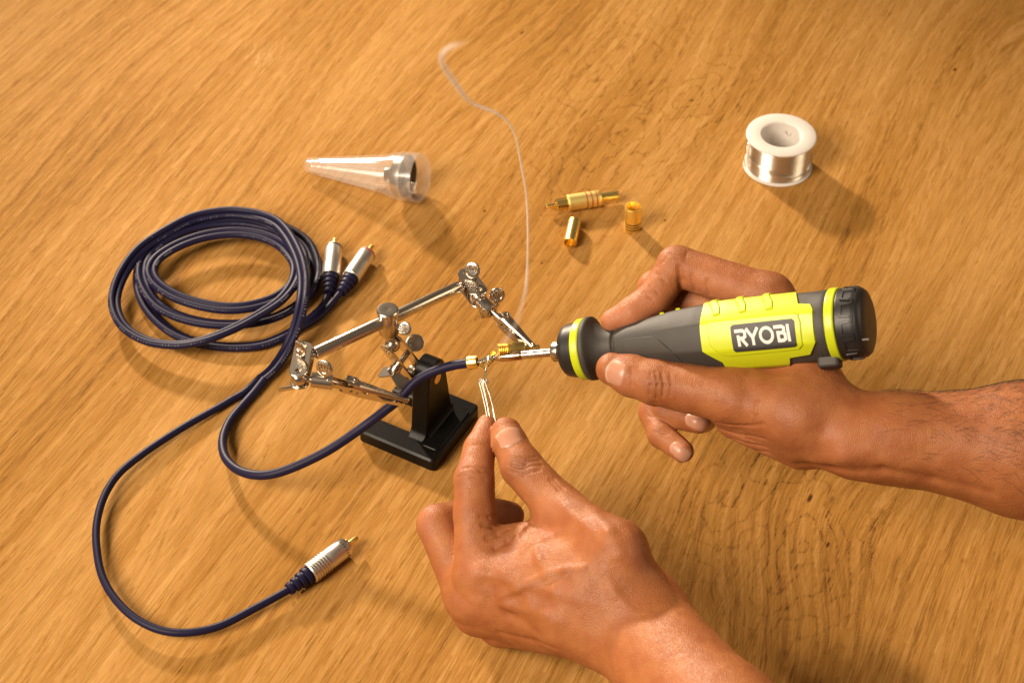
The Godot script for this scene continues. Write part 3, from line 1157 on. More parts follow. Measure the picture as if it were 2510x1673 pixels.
func build_stand() -> void:
	var A := Vector3(-87.25, 0, 81.45)
	var B := Vector3(-43.45, 0, 105.95)
	var e1 := (B - A).normalized()
	var e2 := Vector3(-e1.z, 0, e1.x) * -1.0
	var l1 := 50.4
	var l2 := 51.0
	var o := thing("helping_hand_stand", "soldering stand with black cast base, nickel crossbar and two alligator clips", "soldering stand", A + e1 * 25 + e2 * 25)
	var f := Transform3D(Basis(e1, e2, e1.cross(e2)), A)
	var up := 1.0 if f.basis.z.y > 0 else -1.0
	if up < 0:
		f = Transform3D(Basis(e1, e2, -e1.cross(e2)), A)
	var s := Shape.new()
	var r := 3.0
	var out := PackedVector2Array()
	for c in [Vector2(r, r), Vector2(l1 - r, r), Vector2(l1 - r, l2 - r), Vector2(r, l2 - r)]:
		var k: int = out.size() / 5
		for i in 5:
			var a := PI + PI / 2 * k + PI / 2 * i / 4.0
			out.append(c + Vector2(cos(a), sin(a)) * r)
	for q in [Vector2(0, l2 - 14), Vector2(26, l2 - 14), Vector2(27, l2 - 15), Vector2(27, 15), Vector2(26, 14), Vector2(0, 14)]:
		out.append(q)
	s.slab(out, f.translated_local(Vector3(0, 0, 0.2)), 9.2, 1.1)
	part("base", s, M.cast_black, o)
	s = Shape.new()
	s.slab(round_rect(12, 36, 3), f.translated_local(Vector3(42.5, 25.5, 9.3)), 0.9, 0.5)
	part("base_pad", s, M.cast_black, o)
	# upright: narrow towards the top, rounded, with flared foot
	var side := PackedVector2Array()
	for i in 4:
		var t := i / 3.0
		side.append(Vector2(-17.5 + 4.5 * (1 - pow(1 - t, 3.0)), t * 7.0))
	side.append(Vector2(-9.0, 38))
	for i in 11:
		var a := PI - PI * i / 10.0
		side.append(Vector2(8.6 * cos(a), 39.6 + 8.6 * sin(a)))
	side.append(Vector2(9.0, 38))
	for i in 4:
		var t := 1.0 - i / 3.0
		side.append(Vector2(17.5 - 4.5 * (1 - pow(1 - t, 3.0)), t * 7.0))
	var mid := f * Vector3(27.2, 27.0, 9.2)
	s = Shape.new()
	s.slab(side, Transform3D(Basis(e2, Vector3.UP, e1), mid), 10.5, 0.6)
	s.slab(PackedVector2Array([Vector2(0, 0), Vector2(4.5, 0), Vector2(2.2, 0.9), Vector2(1.0, 2.2), Vector2(0.3, 4.5), Vector2(0, 8)]), Transform3D(Basis(e1, Vector3.UP, e2), mid + e1 * 10.4 - e2 * 13.0), 26.0, 0.3)
	part("upright", s, M.cast_black, o)
	s = Shape.new()
	s.turn(mid + Vector3.UP * 36.0 + e1 * 10.0, e1, PackedVector2Array([Vector2(0, 3.4), Vector2(0.8, 3.2), Vector2(0.9, 2.6), Vector2(0.7, 0)]), 28)
	part("rivet", s, M.brass, o)
	# lower joint
	var j1 := Vector3(-54.37, 46, 71.88)
	var j2 := Vector3(-64.8, 72, 77.04)
	s = Shape.new()
	s.bar(mid + Vector3.UP * 36.0 - e1 * 0.2 , j1, 2.6)
	s.bar(mid + Vector3.UP * 36.0 - e1 * 1.5, mid + Vector3.UP * 36.0 + e1 * 0.5, 3.6)
	part("stub", s, M.nickel, o)
	var side_n := Vector3(0.671, -0.15, -0.717)
	var ax := (j2 - j1).normalized()
	side_n = (side_n - ax * side_n.dot(ax)).normalized()
	clamp_plates(o, j2, j1, side_n, 7.4, 3.0)
	var jm := (j1 + j2) / 2.0
	wing_nut(o, jm - side_n * 7.0, -side_n, Vector3(-75.84, 62, 76.77), Vector3(-64.34, 56, 90.51))
	thumb_disc(o, jm + side_n * 11.0, side_n, Vector3(-0, 0.695, 0.719), 5.0, M.nickel)
	# crossbar and its post
	var foot := Vector3(-66.26, 80, 76.67)
	s = Shape.new()
	s.turn(Vector3(foot.x, 78.0, foot.z), Vector3.UP, PackedVector2Array([Vector2(-4, 0), Vector2(-4, 2.0), Vector2(0, 2.0), Vector2(0.3, 3.6), Vector2(2.2, 3.9), Vector2(2.8, 5.0), Vector2(3.4, 5.4), Vector2(17.6, 5.4), Vector2(18.2, 5.9), Vector2(19.4, 5.9), Vector2(19.9, 5.4), Vector2(20.0, 4.6), Vector2(19.7, 0)]), 36)
	part("post_clamp", s, M.nickel, o)
	thumb_disc(o, Vector3(foot.x, 88.0, foot.z) + Vector3(8.8, -1, 3.5), Vector3(0.95, -0.15, 0.3), Vector3(-0.3, 0.5, 0.8), 3.8, M.nickel)
	var ra := Vector3(-103.46, 90, 102.29)
	var rb := Vector3(-28.71, 90, 50.11)
	s = Shape.new()
	s.bar(ra, rb, 3.35, 28, 0.4)
	var rd := (rb - ra).normalized()
	s.bar(ra - rd * 5, ra, 1.7, 16)
	s.bar(rb, rb + rd * 5, 1.7, 16)
	part("crossbar", s, M.nickel, o)
	# left end
	var u1 := Vector3(-109.24, 89, 101.4)
	var u2 := Vector3(-110.58, 89, 119.23)
	clamp_plates(o, u1, u2, Vector3.UP, 7.6, 1.0)
	thumb_disc(o, (u1 + u2) / 2.0 + Vector3(0, 10.0, -3), Vector3.UP, Vector3(-0.75, 0.25, 0.6), 4.4, M.nickel)
	s = Shape.new()
	s.bar(u2 + Vector3(0, -6, 0), Vector3(-122.5, 74, 113.29), 1.25, 14)
	part("spring_end", s, M.nickel, o)
	var cl := Vector3(-104.05, 88, 119.63)
	var cr := Vector3(-93.86, 87, 120.34)
	s = Shape.new()
	s.bar(u2, cl, 1.7)
	s.turn(cl, cr - cl, PackedVector2Array([Vector2(0, 1.5), Vector2(0, 3.6), Vector2(0.4, 4.1), Vector2(10.6, 4.1), Vector2(11, 3.6), Vector2(11, 2.6), Vector2(9.5, 2.4), Vector2(9.5, 0)]), 28)
	part("collar", s, M.nickel, o)
	thumb_disc(o, (cl + cr) / 2.0 + Vector3(2.2, 0, 0) + Vector3(0, 9.2, 0), Vector3.UP, Vector3(-0.35, 0.25, 0.9), 4.6, M.nickel)
	alligator_clip(o, Vector3(-92.72, 87, 120.44), Vector3(-56.93, 58.5, 106.59), Vector3(0.1, 1, 0.15), 2.0)
	# right end
	var v1 := Vector3(-25.1, 89, 43.12)
	var v2 := Vector3(-17.88, 89, 57.28)
	clamp_plates(o, v1, v2, Vector3.UP, 7.6, 1.0)
	thumb_disc(o, (v1 + v2) / 2.0 + Vector3(0, 10.0, -3.5), Vector3.UP, Vector3(-0.3, 0.45, 0.8), 4.4, M.nickel)
	s = Shape.new()
	s.bar(v2 + Vector3(0, -6, 0), Vector3(-15.62, 76, 60.21), 1.25, 14)
	part("spring_end", s, M.nickel, o)
	var dl := Vector3(-16.67, 88, 60.28)
	var dr := Vector3(-9.49, 88, 70.67)
	s = Shape.new()
	s.bar(v2, dl, 1.7)
	s.turn(dl, dr - dl, PackedVector2Array([Vector2(0, 1.5), Vector2(0, 3.6), Vector2(0.4, 4.1), Vector2(9.6, 4.1), Vector2(10, 3.6), Vector2(10, 2.6), Vector2(8.5, 2.4), Vector2(8.5, 0)]), 28)
	part("collar", s, M.nickel, o)
	thumb_disc(o, (dl + dr) / 2.0 + Vector3(5, 0, 0) + Vector3(0, 8.5, -1), Vector3.UP, Vector3(0.35, 0.35, 0.85), 4.4, M.nickel)
	alligator_clip(o, Vector3(-8.31, 88, 70.67), Vector3(10.87, 82, 89.59), Vector3(0.45, 1, 0.1), 2.2)


# ---------------------------------------------------------------- audio cable
func plug(o: Node3D, cable_end: Vector3, tip: Vector3, text: String, ridged: bool, ring: Color) -> void:
	var d := (tip - cable_end).normalized()
	var l := cable_end.distance_to(tip)      # boot 0..0.30, barrel 0.30..0.86, pin to the tip
	var p := Node3D.new()
	p.name = "phono_plug"
	o.add_child(p, true)
	var s := Shape.new()
	var prof := PackedVector2Array([Vector2(0, 2.2), Vector2(0.2, 3.2)])
	for k in 4:
		var t := 0.2 + l * 0.30 * k / 4.0
		var w := l * 0.30 / 4.0
		var r := 3.4 + 0.5 * k
		prof.append_array(PackedVector2Array([Vector2(t + w * 0.12, r), Vector2(t + w * 0.60, r + 0.15), Vector2(t + w * 0.72, r - 0.8), Vector2(t + w * 0.92, r - 0.75)]))
	prof.append(Vector2(l * 0.31, 4.9))
	s.turn(cable_end, d, prof, 28)
	part("boot", s, M.navy, p)
	s = Shape.new()
	var b0 := l * 0.30
	var b1 := l * 0.50
	var b2 := l * 0.84
	prof = PackedVector2Array([Vector2(b0, 4.6), Vector2(b0, 5.3), Vector2(b0 + 0.4, 5.7)])
	if ridged:
		for k in 7:
			var t := b0 + 0.6 + (b1 + 2.0 - b0) * k / 7.0
			prof.append_array(PackedVector2Array([Vector2(t, 5.85), Vector2(t + 0.65, 5.85), Vector2(t + 0.9, 5.2), Vector2(t + 1.3, 5.2)]))
	else:
		prof.append_array(PackedVector2Array([Vector2(b1, 5.75), Vector2(b1 + 0.2, 5.5)]))
	prof.append_array(PackedVector2Array([Vector2(b1 + 3.2, 5.6), Vector2(b2 - 1.2, 5.5), Vector2(b2 - 0.3, 5.0), Vector2(b2, 4.2), Vector2(b2, 0)]))
	s.turn(cable_end, d, prof, 64, func(t, a): return 1.0 + (0.018 * signf(sin(a * 20.0)) if not ridged and t > b0 + 0.5 and t < b1 else 0.0))
	part("barrel", s, M.satin, p)
	if ring.a > 0.5:
		s = Shape.new()
		s.turn(cable_end, d, PackedVector2Array([Vector2(b2 - 2.1, 5.4), Vector2(b2 - 2.1, 5.66), Vector2(b2 - 1.5, 5.62), Vector2(b2 - 1.5, 5.3)]), 40)
		part("colour_ring", s, M.red_paint if ring.r > 0.3 else M.black_plastic, p)
	s = Shape.new()
	s.turn(cable_end, d, PackedVector2Array([Vector2(b2 - 0.2, 3.9), Vector2(b2 + 0.7, 3.9), Vector2(b2 + 0.9, 3.4), Vector2(b2 + 0.9, 1.7), Vector2(l - 0.8, 1.6), Vector2(l - 0.2, 1.2), Vector2(l, 0)]), 24)
	part("pin", s, M.gold, p)
	if text:
		var up := (Vector3.UP - d * d.y).normalized()
		var side := d.cross(up).normalized()
		s = Shape.new()
		var tm := TextMesh.new()
		var font := SystemFont.new()
		font.font_names = PackedStringArray(["Droid Sans"])
		font.font_weight = 700
		tm.font = font
		tm.font_size = 32
		tm.pixel_size = 0.1
		tm.depth = 0.3
		for i in text.length():
			tm.text = text[i]
			var a: float = 0.10 - i * 0.34
			var nn := up * cos(a) - side * sin(a)
			var along := (-up * sin(a) - side * cos(a))
			var f := Transform3D(Basis(-along * -1.0, d, nn), cable_end + d * (b2 - 3.4) + nn * 5.48)
			f.basis = Basis(along, along.cross(nn) * -1.0, nn)
			s.add_mesh(tm, f.scaled_local(Vector3.ONE * 0.62))
		part("lettering", s, M.print_black, p)


func build_cable() -> void:
	var o := thing("audio_cable", "navy blue twin audio cable coiled on the table with silver plugs", "cable", Vector3(-190.99, 0, -53.35))
	var c := smooth(pts([Vector3(-146.22, 2.8, 34.32), Vector3(-140.64, 3.2, 27.28), Vector3(-133.7, 6, 13.68), Vector3(-127.66, 15, 2.13), Vector3(-125.32, 20, -12.39), Vector3(-125.89, 20, -31.24), Vector3(-129.08, 19.5, -48.5), Vector3(-134.22, 18.5, -64.04), Vector3(-140.7, 17, -78.91), Vector3(-148.6, 15.5, -91.27), Vector3(-159.36, 14, -99.3), Vector3(-170.16, 13, -103.41), Vector3(-182.51, 12, -105.4), Vector3(-201.89, 11, -101.13), Vector3(-217.56, 10, -89.13), Vector3(-232.03, 10, -71.4), Vector3(-239.89, 9.5, -49.5), Vector3(-241.43, 9, -27.96), Vector3(-236.54, 9, -11.19), Vector3(-228.09, 9, 0.79), Vector3(-213.63, 10, 10.87), Vector3(-195.22, 12, 15.23), Vector3(-179.16, 15, 13.53), Vector3(-164.05, 16, 5.11), Vector3(-149.33, 16, -7.75), Vector3(-138.46, 15.5, -20.91), Vector3(-132.66, 14.5, -37.77), Vector3(-133.13, 13.5, -55.01), Vector3(-143.06, 12, -73.21), Vector3(-157.18, 11.5, -83.47), Vector3(-174.51, 11.5, -86.72), Vector3(-192.82, 11.5, -83.34), Vector3(-208.63, 11.5, -74.42), Vector3(-219.6, 11.5, -62.31), Vector3(-222.1, 11.5, -50.38), Vector3(-217.22, 11.5, -39.25), Vector3(-205.94, 11.5, -28.87), Vector3(-191.92, 11.5, -21.63), Vector3(-175.08, 11.5, -17.08), Vector3(-158.9, 11.5, -18.04), Vector3(-143.48, 10.5, -26.33), Vector3(-133.42, 9, -41.39), Vector3(-129.44, 8, -57.43), Vector3(-133.12, 7.4, -75.92), Vector3(-147.34, 7.2, -92.4), Vector3(-166.16, 7.2, -100.71), Vector3(-185.18, 7.2, -101.51), Vector3(-204.3, 7.2, -96.21), Vector3(-218.92, 7.2, -83.91), Vector3(-228.2, 7.2, -68.46), Vector3(-228.77, 7.2, -52.07), Vector3(-222.72, 7.2, -36), Vector3(-212.05, 7.2, -21.46), Vector3(-194.4, 7.2, -11.33), Vector3(-174.42, 7.2, -7.19), Vector3(-154.38, 7, -9.17), Vector3(-138.97, 6, -17.36), Vector3(-126.46, 4.5, -32.84), Vector3(-121.84, 3, -51.74), Vector3(-123.18, 2.5, -68.69), Vector3(-130.15, 2.4, -86.84), Vector3(-144.15, 2.4, -99.98), Vector3(-162.32, 2.4, -109.31), Vector3(-183.25, 2.4, -110.38), Vector3(-203.19, 2.4, -103.3), Vector3(-217.92, 2.4, -90.76), Vector3(-229.41, 2.4, -75.2), Vector3(-231.66, 2.4, -58.67), Vector3(-228.11, 2.4, -40.02), Vector3(-219.88, 2.4, -23), Vector3(-208.57, 2.4, -9.3), Vector3(-196.85, 2.4, -0.49), Vector3(-181.59, 2.4, 5.33), Vector3(-165.23, 2.4, 7.41), Vector3(-149.33, 2.4, 5.33), Vector3(-135.54, 2.4, -2.83), Vector3(-125.77, 2.4, -12.26)]), 2.0)
	var twin := Shape.new()
	var lean := PackedVector3Array()
	var last := c.size() - 1
	for i in c.size():
		var t := (c[mini(i + 1, last)] - c[maxi(i - 1, 0)]).normalized()
		var flat := t.cross(Vector3.UP).normalized()
		var up := flat.cross(t)
		var w := 0.25 + 0.35 * sin(i * 0.013)
		lean.append(flat * cos(w) + up * sin(w))
	for e in [-1.0, 1.0]:
		var path := PackedVector3Array()
		for i in c.size():
			path.append(c[i] + lean[i] * e * 1.95)
		twin.tube(path, PackedFloat32Array([2.15]), 16)
	var cord := part("twin_cord", twin, M.navy, o)
	# where the two cores part: one goes to the digital plug, one to the stand, two to the paired plugs
	var ends := [c[0] + lean[0] * 2.05, c[0] - lean[0] * 2.05]
	var left := smooth(pts([ends[2 - 1], Vector3(-155.18, 2.5, 44.71), Vector3(-161.67, 2.5, 50.32), Vector3(-168.68, 2.6, 56.97), Vector3(-187.29, 3.5, 73.95), Vector3(-205.06, 4.5, 93.12), Vector3(-217.56, 5.5, 110.58), Vector3(-222.96, 6, 127.18), Vector3(-224.11, 6.4, 144.46), Vector3(-221.96, 6.8, 161.32), Vector3(-215.94, 7, 182.26), Vector3(-206.82, 7, 198.17), Vector3(-194.48, 7.2, 211.24), Vector3(-180.21, 7, 219.13), Vector3(-166.06, 6.8, 220.79), Vector3(-150.05, 6, 216.05), Vector3(-132.7, 5.6, 203.97), Vector3(-122.03, 5.5, 196.19), Vector3(-116.87, 5.5, 192.17)]), 2.0)
	var s := Shape.new()
	s.tube(left, PackedFloat32Array([2.15]), 16)
	part("single_cord", s, M.navy, o)
	var right := smooth(pts([ends[0], Vector3(-149.86, 2.5, 45.7), Vector3(-153.46, 2.4, 52.2), Vector3(-157.51, 2.7, 60.32), Vector3(-161.63, 3.6, 70.85), Vector3(-163.09, 6, 86.4), Vector3(-159.68, 9, 101.56), Vector3(-152.22, 12, 113.1), Vector3(-143.13, 15, 120), Vector3(-132.36, 19, 123.88), Vector3(-119.13, 24, 123.33), Vector3(-99.17, 33, 118.72), Vector3(-79.5, 43, 109.99), Vector3(-66.35, 54, 107.14), Vector3(-60.17, 58, 104.32), Vector3(-52.04, 65, 98.63), Vector3(-44.07, 70, 96.83), Vector3(-32.36, 76, 97.3), Vector3(-22.71, 80, 99.19), Vector3(-18.79, 81, 99.58)]), 2.0)
	s = Shape.new()
	s.tube(right, PackedFloat32Array([2.6]), 18)
	part("single_cord", s, M.navy, o)
	var q := right[right.size() - 1]
	var qd := (q - right[right.size() - 4]).normalized()
	s = Shape.new()
	s.turn(q - qd * 4.6, qd, PackedVector2Array([Vector2(-0.2, 2.8), Vector2(-0.2, 3.5), Vector2(0.3, 3.7), Vector2(4.9, 3.6), Vector2(5.2, 3.2), Vector2(5.2, 2.4), Vector2(3, 2.3), Vector2(3, 0)]), 28)
	part("crimp_sleeve", s, M.gold, o)
	s = Shape.new()
	var joint := Vector3(-9.37, 80.5, 95.15)
	for k in 9:
		var j := Vector3(rng.randfn(), rng.randfn(), rng.randfn())
		s.tube(smooth(pts([q + qd * 0.2 + j * 0.5, q + qd * 2.2 + j * 0.9 + Vector3(0, 0.4, 0), q.lerp(joint, 0.6) + j * 1.1, joint + j * 0.8]), 0.8), PackedFloat32Array([0.28]), 6)
	s.ball(q.lerp(joint, 0.7), 1.5, 12)
	part("bare_wires", s, M.tinned, o)
	plug(o, Vector3(-116.85, 5.6, 192.25), Vector3(-82.67, 6, 157.26), "DIGITAL", true, Color(0, 0, 0, 0))
	var tail := c[last]
	s = Shape.new()
	s.tube(smooth(pts([tail - lean[last] * 2.05, Vector3(-119.14, 2.8, -21.97), Vector3(-114.29, 4, -29.74), Vector3(-112.17, 5.5, -37.25)]), 2.0), PackedFloat32Array([2.15]), 16)
	part("single_cord", s, M.navy, o)
	s = Shape.new()
	s.tube(smooth(pts([tail + lean[last] * 2.05, Vector3(-117.18, 2.8, -17.78), Vector3(-110.46, 4, -27.92), Vector3(-104.24, 6, -37.93)]), 2.0), PackedFloat32Array([2.15]), 16)
	part("single_cord", s, M.navy, o)
	plug(o, Vector3(-112.07, 5.8, -36.06), Vector3(-111.68, 6.3, -86.9), "", false, Color(0, 0, 0, 1))
	plug(o, Vector3(-104.47, 6.2, -36.48), Vector3(-87.49, 6.5, -80.18), "", false, Color(1, 0, 0, 1))
	# small print along the outside of the cord
	s = Shape.new()
	var tm := TextMesh.new()
	var font := SystemFont.new()
	font.font_names = PackedStringArray(["Droid Sans"])
	tm.font = font
	tm.font_size = 24
	tm.pixel_size = 0.1
	tm.depth = 0.2
	var words := "Home   Theater   and   Digital   Stereo   Hi-Fi                          "
	var run := 0.0
	var at := 0
	var mark := 0.0
	for i in range(1, c.size() - 1):
		run += c[i].distance_to(c[i - 1])
		if run < mark:
			continue
		mark += 1.75
		var ch := words[at % words.length()]
		at += 1
		if ch == " ":
			continue
		var t := (c[i + 1] - c[i - 1]).normalized()
		var o2 := t.cross(Vector3.UP).normalized()
		var e := -1.0 if lean[i].dot(Vector3(-0, 0.695, 0.719)) < 0.0 else 1.0
		var nn := (Vector3.UP * 0.75 + Vector3(-0, 0.695, 0.719) * 0.9)
		nn = (nn - t * nn.dot(t)).normalized()
		var dir := t if t.x > 0.0 else -t
		tm.text = ch
		s.add_mesh(tm, Transform3D(Basis(dir, nn.cross(dir), nn), c[i] + lean[i] * e * 2.05 + nn * 2.18 - nn.cross(dir) * 0.8).scaled_local(Vector3.ONE * 0.7))
	part("printed_lettering", s, M.print_pale, cord)


# ---------------------------------------------------------------- loose things
func build_spool() -> void:
	var at := Vector3(176.63, 0, -168.15)
	var o := thing("solder_spool", "white plastic spool wound with shiny solder wire, standing alone on the table", "spool", at)
	var s := Shape.new()
	s.turn(at, Vector3.UP, PackedVector2Array([Vector2(0.1, 13.2), Vector2(0.1, 22.2), Vector2(0.4, 22.8), Vector2(1.0, 22.8), Vector2(1.3, 22.2), Vector2(1.4, 14), Vector2(24.8, 14), Vector2(24.9, 22.5), Vector2(25.2, 22.9), Vector2(25.8, 22.9), Vector2(26.2, 22.3), Vector2(26.3, 14.6), Vector2(26.1, 13.6), Vector2(25.4, 13.0), Vector2(4.0, 12.4), Vector2(0.1, 12.4)]), 80)
	part("reel", s, M.white_plastic, o)
	s = Shape.new()
	var prof := PackedVector2Array([Vector2(1.4, 14)])
	for k in 44:
		var y := 1.45 + 23.3 * k / 44.0
		for e in 6:
			var wa := PI * (e + 0.35) / 5.7
			prof.append(Vector2(y + 0.265 - 0.262 * cos(wa), 20.7 + 0.25 * sin(wa) + 0.02 * sin(k * 1.7)))
	prof.append(Vector2(24.8, 14))
	s.turn(at, Vector3.UP, prof, 120)
	part("wound_wire", s, M.solder, o)
	s = Shape.new()
	for w in [[2.007, 0.698, 9.5, 4.5], [0.611, -0.175, 6.0, 12.0], [3.403, 1.658, 14.0, 10.5]]:
		var path := PackedVector3Array()
		for i in 25:
			var a: float = lerpf(w[0], w[1], i / 24.0)
			path.append(at + Vector3(cos(a) * 21.45, lerpf(w[2], w[3], i / 24.0), sin(a) * 21.45))
		s.tube(path, PackedFloat32Array([0.42]), 8)
	s.tube(smooth(pts([at + Vector3(-21.3, 22, 3), at + Vector3(-22.9, 20, 3.5), at + Vector3(-22.6, 16, 4), at + Vector3(-23.4, 10, 4.5), at + Vector3(-22.3, 4, 6)]), 0.8), PackedFloat32Array([0.5]), 8)
	part("loose_strand", s, M.solder, o)
	s = Shape.new()
	s.tube(smooth(pts([at + Vector3(5.0, 20, -11.9), at + Vector3(5.4, 18.6, -11.0), at + Vector3(6.8, 17.6, -10.5), at + Vector3(8.2, 19, -10.0)]), 0.5), PackedFloat32Array([0.5]), 8)
	part("wire_end", s, M.tinned, o)


func build_cap() -> void:
	var a := Vector3(-135.6, 5.2, -162.41)
	var b := Vector3(-67.66, 16.4, -136.24)
	var d := (b - a).normalized()
	var l := a.distance_to(b)
	var o := thing("clear_tip_cover", "clear plastic cone with a flared end and metal collar lying on the table", "protective cover", (a + b) / 2.0 * Vector3(1, 0, 1))
	var s := Shape.new()
	s.turn(a, d, PackedVector2Array([Vector2(0, 3.6), Vector2(0, 4.7), Vector2(0.5, 5.0), Vector2(l * 0.74, 12.4), Vector2(l * 0.82, 13.6), Vector2(l * 0.9, 15.4), Vector2(l * 0.97, 16.1), Vector2(l + 9.0, 16.2), Vector2(l + 9.4, 15.8), Vector2(l + 9.0, 15.2), Vector2(l * 0.98, 15.0)]), 56)
	part("outer_cone", s, M.clear, o)
	s = Shape.new()
	s.turn(a, d, PackedVector2Array([Vector2(1.0, 3.5), Vector2(l * 0.70, 9.6), Vector2(l * 0.76, 9.8), Vector2(l * 0.76, 8.0)]), 48)
	for e in 3:
		var side := d.cross(Vector3.UP).normalized()
		var ang := 0.6 + e * TAU / 3.0
		var out := side * cos(ang) + d.cross(side) * sin(ang)
		s.slab(PackedVector2Array([Vector2(l * 0.15, 5.2), Vector2(l * 0.72, 10.0), Vector2(l * 0.72, 12.0), Vector2(l * 0.15, 6.2)]), Transform3D(Basis(d, out, d.cross(out)), a), 1.0)
	part("inner_cone", s, M.clear, o)
	s = Shape.new()
	s.turn(a, d, PackedVector2Array([Vector2(l * 0.915, 13.2), Vector2(l * 0.915, 13.9), Vector2(l * 0.93, 14.4), Vector2(l * 1.0, 14.7), Vector2(l * 1.005, 14.4), Vector2(l * 1.0, 13.6), Vector2(l * 0.93, 13.4)]), 48)
	part("metal_collar", s, M.nickel, o)
	s = Shape.new()
	s.turn(a, d, PackedVector2Array([Vector2(l * 0.95, 13.5), Vector2(l * 0.93, 9.0), Vector2(l * 0.88, 8.0), Vector2(l * 0.84, 5.5), Vector2(l * 0.80, 5.0), Vector2(l * 0.935, 2.0), Vector2(l * 0.95, 1.0), Vector2(l * 0.95, 0)]), 40)
	s.bar(a + d * l * 0.95 + Vector3(0, -6, 0), a + d * l * 0.99 + Vector3(0, 5, 1), 1.4)
	part("inner_disc", s, M.dark_metal, o)
	s = Shape.new()
	var w := d.cross(Vector3.UP).normalized()
	s.slab(round_rect(9, 6, 1.5), frame(b + d * 9.0 + w * -15.0 * 0.2 + Vector3(0, 2.0, 0) + w * 15.5, w, d), 0.9, 0.2)
	part("latch_tab", s, M.clear, o)


func build_connectors() -> void:
	# whole plug with red rings
	var a := Vector3(21.93, 5.3, -119.62)
	var b := Vector3(68.85, 5.3, -130.9)
	var d := (b - a).normalized()
	var l := a.distance_to(b)
	var o := thing("gold_connector", "gold phono plug with three red rings lying on the table", "audio connector", (a + b) / 2.0 * Vector3(1, 0, 1))
	var s := Shape.new()
	s.turn(a, d, PackedVector2Array([Vector2(0, 0), Vector2(0.1, 1.1), Vector2(0.7, 1.65), Vector2(l * 0.16, 1.65)]), 24)
	part("pin", s, M.gold, o)
	s = Shape.new()
	for k in 4:
		var side := d.cross(Vector3.UP).normalized()
		var ang := 0.5 + k * TAU / 4.0
		for i in 9:
			var a0 := ang + (i - 4.5) * 0.14
			var a1 := a0 + 0.14
			var o0 := side * cos(a0) + d.cross(side) * sin(a0)
			var o1 := side * cos(a1) + d.cross(side) * sin(a1)
			var p0 := a + d * l * 0.135
			var p1 := a + d * l * 0.31
			s.flat(p0 + o0 * 3.9, p0 + o1 * 3.9, p1 + o1 * 4.1, p1 + o0 * 4.1, o0)
			s.flat(p0 + o0 * 3.3, p0 + o1 * 3.3, p1 + o1 * 3.5, p1 + o0 * 3.5, -o0)
			s.flat(p0 + o0 * 3.3, p0 + o1 * 3.3, p0 + o1 * 3.9, p0 + o0 * 3.9, -d)
	s.turn(a, d, PackedVector2Array([Vector2(l * 0.15, 0), Vector2(l * 0.15, 2.6), Vector2(l * 0.3, 2.6)]), 24)
	part("contact_ring", s, M.gold, o)
	s = Shape.new()
	var prof := PackedVector2Array([Vector2(l * 0.30, 2.5), Vector2(l * 0.30, 4.9), Vector2(l * 0.31, 5.3)])
	for k in 3:
		var t := l * (0.545 + 0.068 * k)
		prof.append_array(PackedVector2Array([Vector2(t, 5.3), Vector2(t + 0.05, 4.95), Vector2(t + 0.75, 4.95), Vector2(t + 0.8, 5.3)]))
	prof.append_array(PackedVector2Array([Vector2(l * 0.745, 5.25), Vector2(l * 0.755, 4.9), Vector2(l * 0.755, 3.0)]))
	s.turn(a, d, prof, 48)
	part("barrel", s, M.gold_satin, o)
	for k in 3:
		s = Shape.new()
		var t := l * (0.545 + 0.068 * k)
		s.turn(a, d, PackedVector2Array([Vector2(t + 0.06, 4.9), Vector2(t + 0.06, 5.12), Vector2(t + 0.74, 5.12), Vector2(t + 0.74, 4.9)]), 40)
		part("red_ring", s, M.red_paint, o)
	s = Shape.new()
	s.turn(a, d, PackedVector2Array([Vector2(l * 0.75, 3.4), Vector2(l * 0.995, 3.4), Vector2(l, 3.1), Vector2(l, 2.6), Vector2(l * 0.8, 2.6)]), 32, func(t, ang): return 1.0 - (0.12 if absf(fposmod(ang - 1.2, TAU) - 0.2) < 0.16 else 0.0))
	part("tail_tube", s, M.gold, o)
	# open tube
	a = Vector3(40.05, 4.2, -105.58)
	b = Vector3(36.55, 4.2, -84.96)
	d = (b - a).normalized()
	l = a.distance_to(b)
	o = thing("gold_tube", "short open gold tube lying below the plug with red rings", "metal tube", (a + b) / 2.0 * Vector3(1, 0, 1))
	s = Shape.new()
	s.turn(a, d, PackedVector2Array([Vector2(0, 3.3), Vector2(0, 3.9), Vector2(0.25, 4.15), Vector2(l - 0.25, 4.15), Vector2(l, 3.95), Vector2(l, 3.6), Vector2(l - 1.0, 3.45), Vector2(0, 3.3)]), 40)
	part("tube_wall", s, M.gold, o)
	# standing sleeve
	a = Vector3(77.06, 0, -104.52)
	o = thing("gold_sleeve", "gold connector sleeve with black rings standing upright on the table", "connector sleeve", a)
	s = Shape.new()
	prof = PackedVector2Array([Vector2(0.1, 4.4), Vector2(0.1, 5.2), Vector2(0.5, 5.45)])
	for k in 3:
		var t := 1.5 + 2.1 * k
		prof.append_array(PackedVector2Array([Vector2(t, 5.45), Vector2(t + 0.05, 5.1), Vector2(t + 0.95, 5.1), Vector2(t + 1.0, 5.45)]))
	prof.append_array(PackedVector2Array([Vector2(17.6, 5.45), Vector2(18.0, 5.2), Vector2(18.0, 4.7), Vector2(17.6, 4.5), Vector2(1.0, 4.4)]))
	s.turn(a, Vector3.UP, prof, 48)
	part("sleeve_wall", s, M.gold_dark, o)
	for k in 3:
		s = Shape.new()
		var t := 1.5 + 2.1 * k
		s.turn(a, Vector3.UP, PackedVector2Array([Vector2(t + 0.06, 5.0), Vector2(t + 0.06, 5.3), Vector2(t + 0.94, 5.3), Vector2(t + 0.94, 5.0)]), 40)
		part("black_ring", s, M.print_black, o)
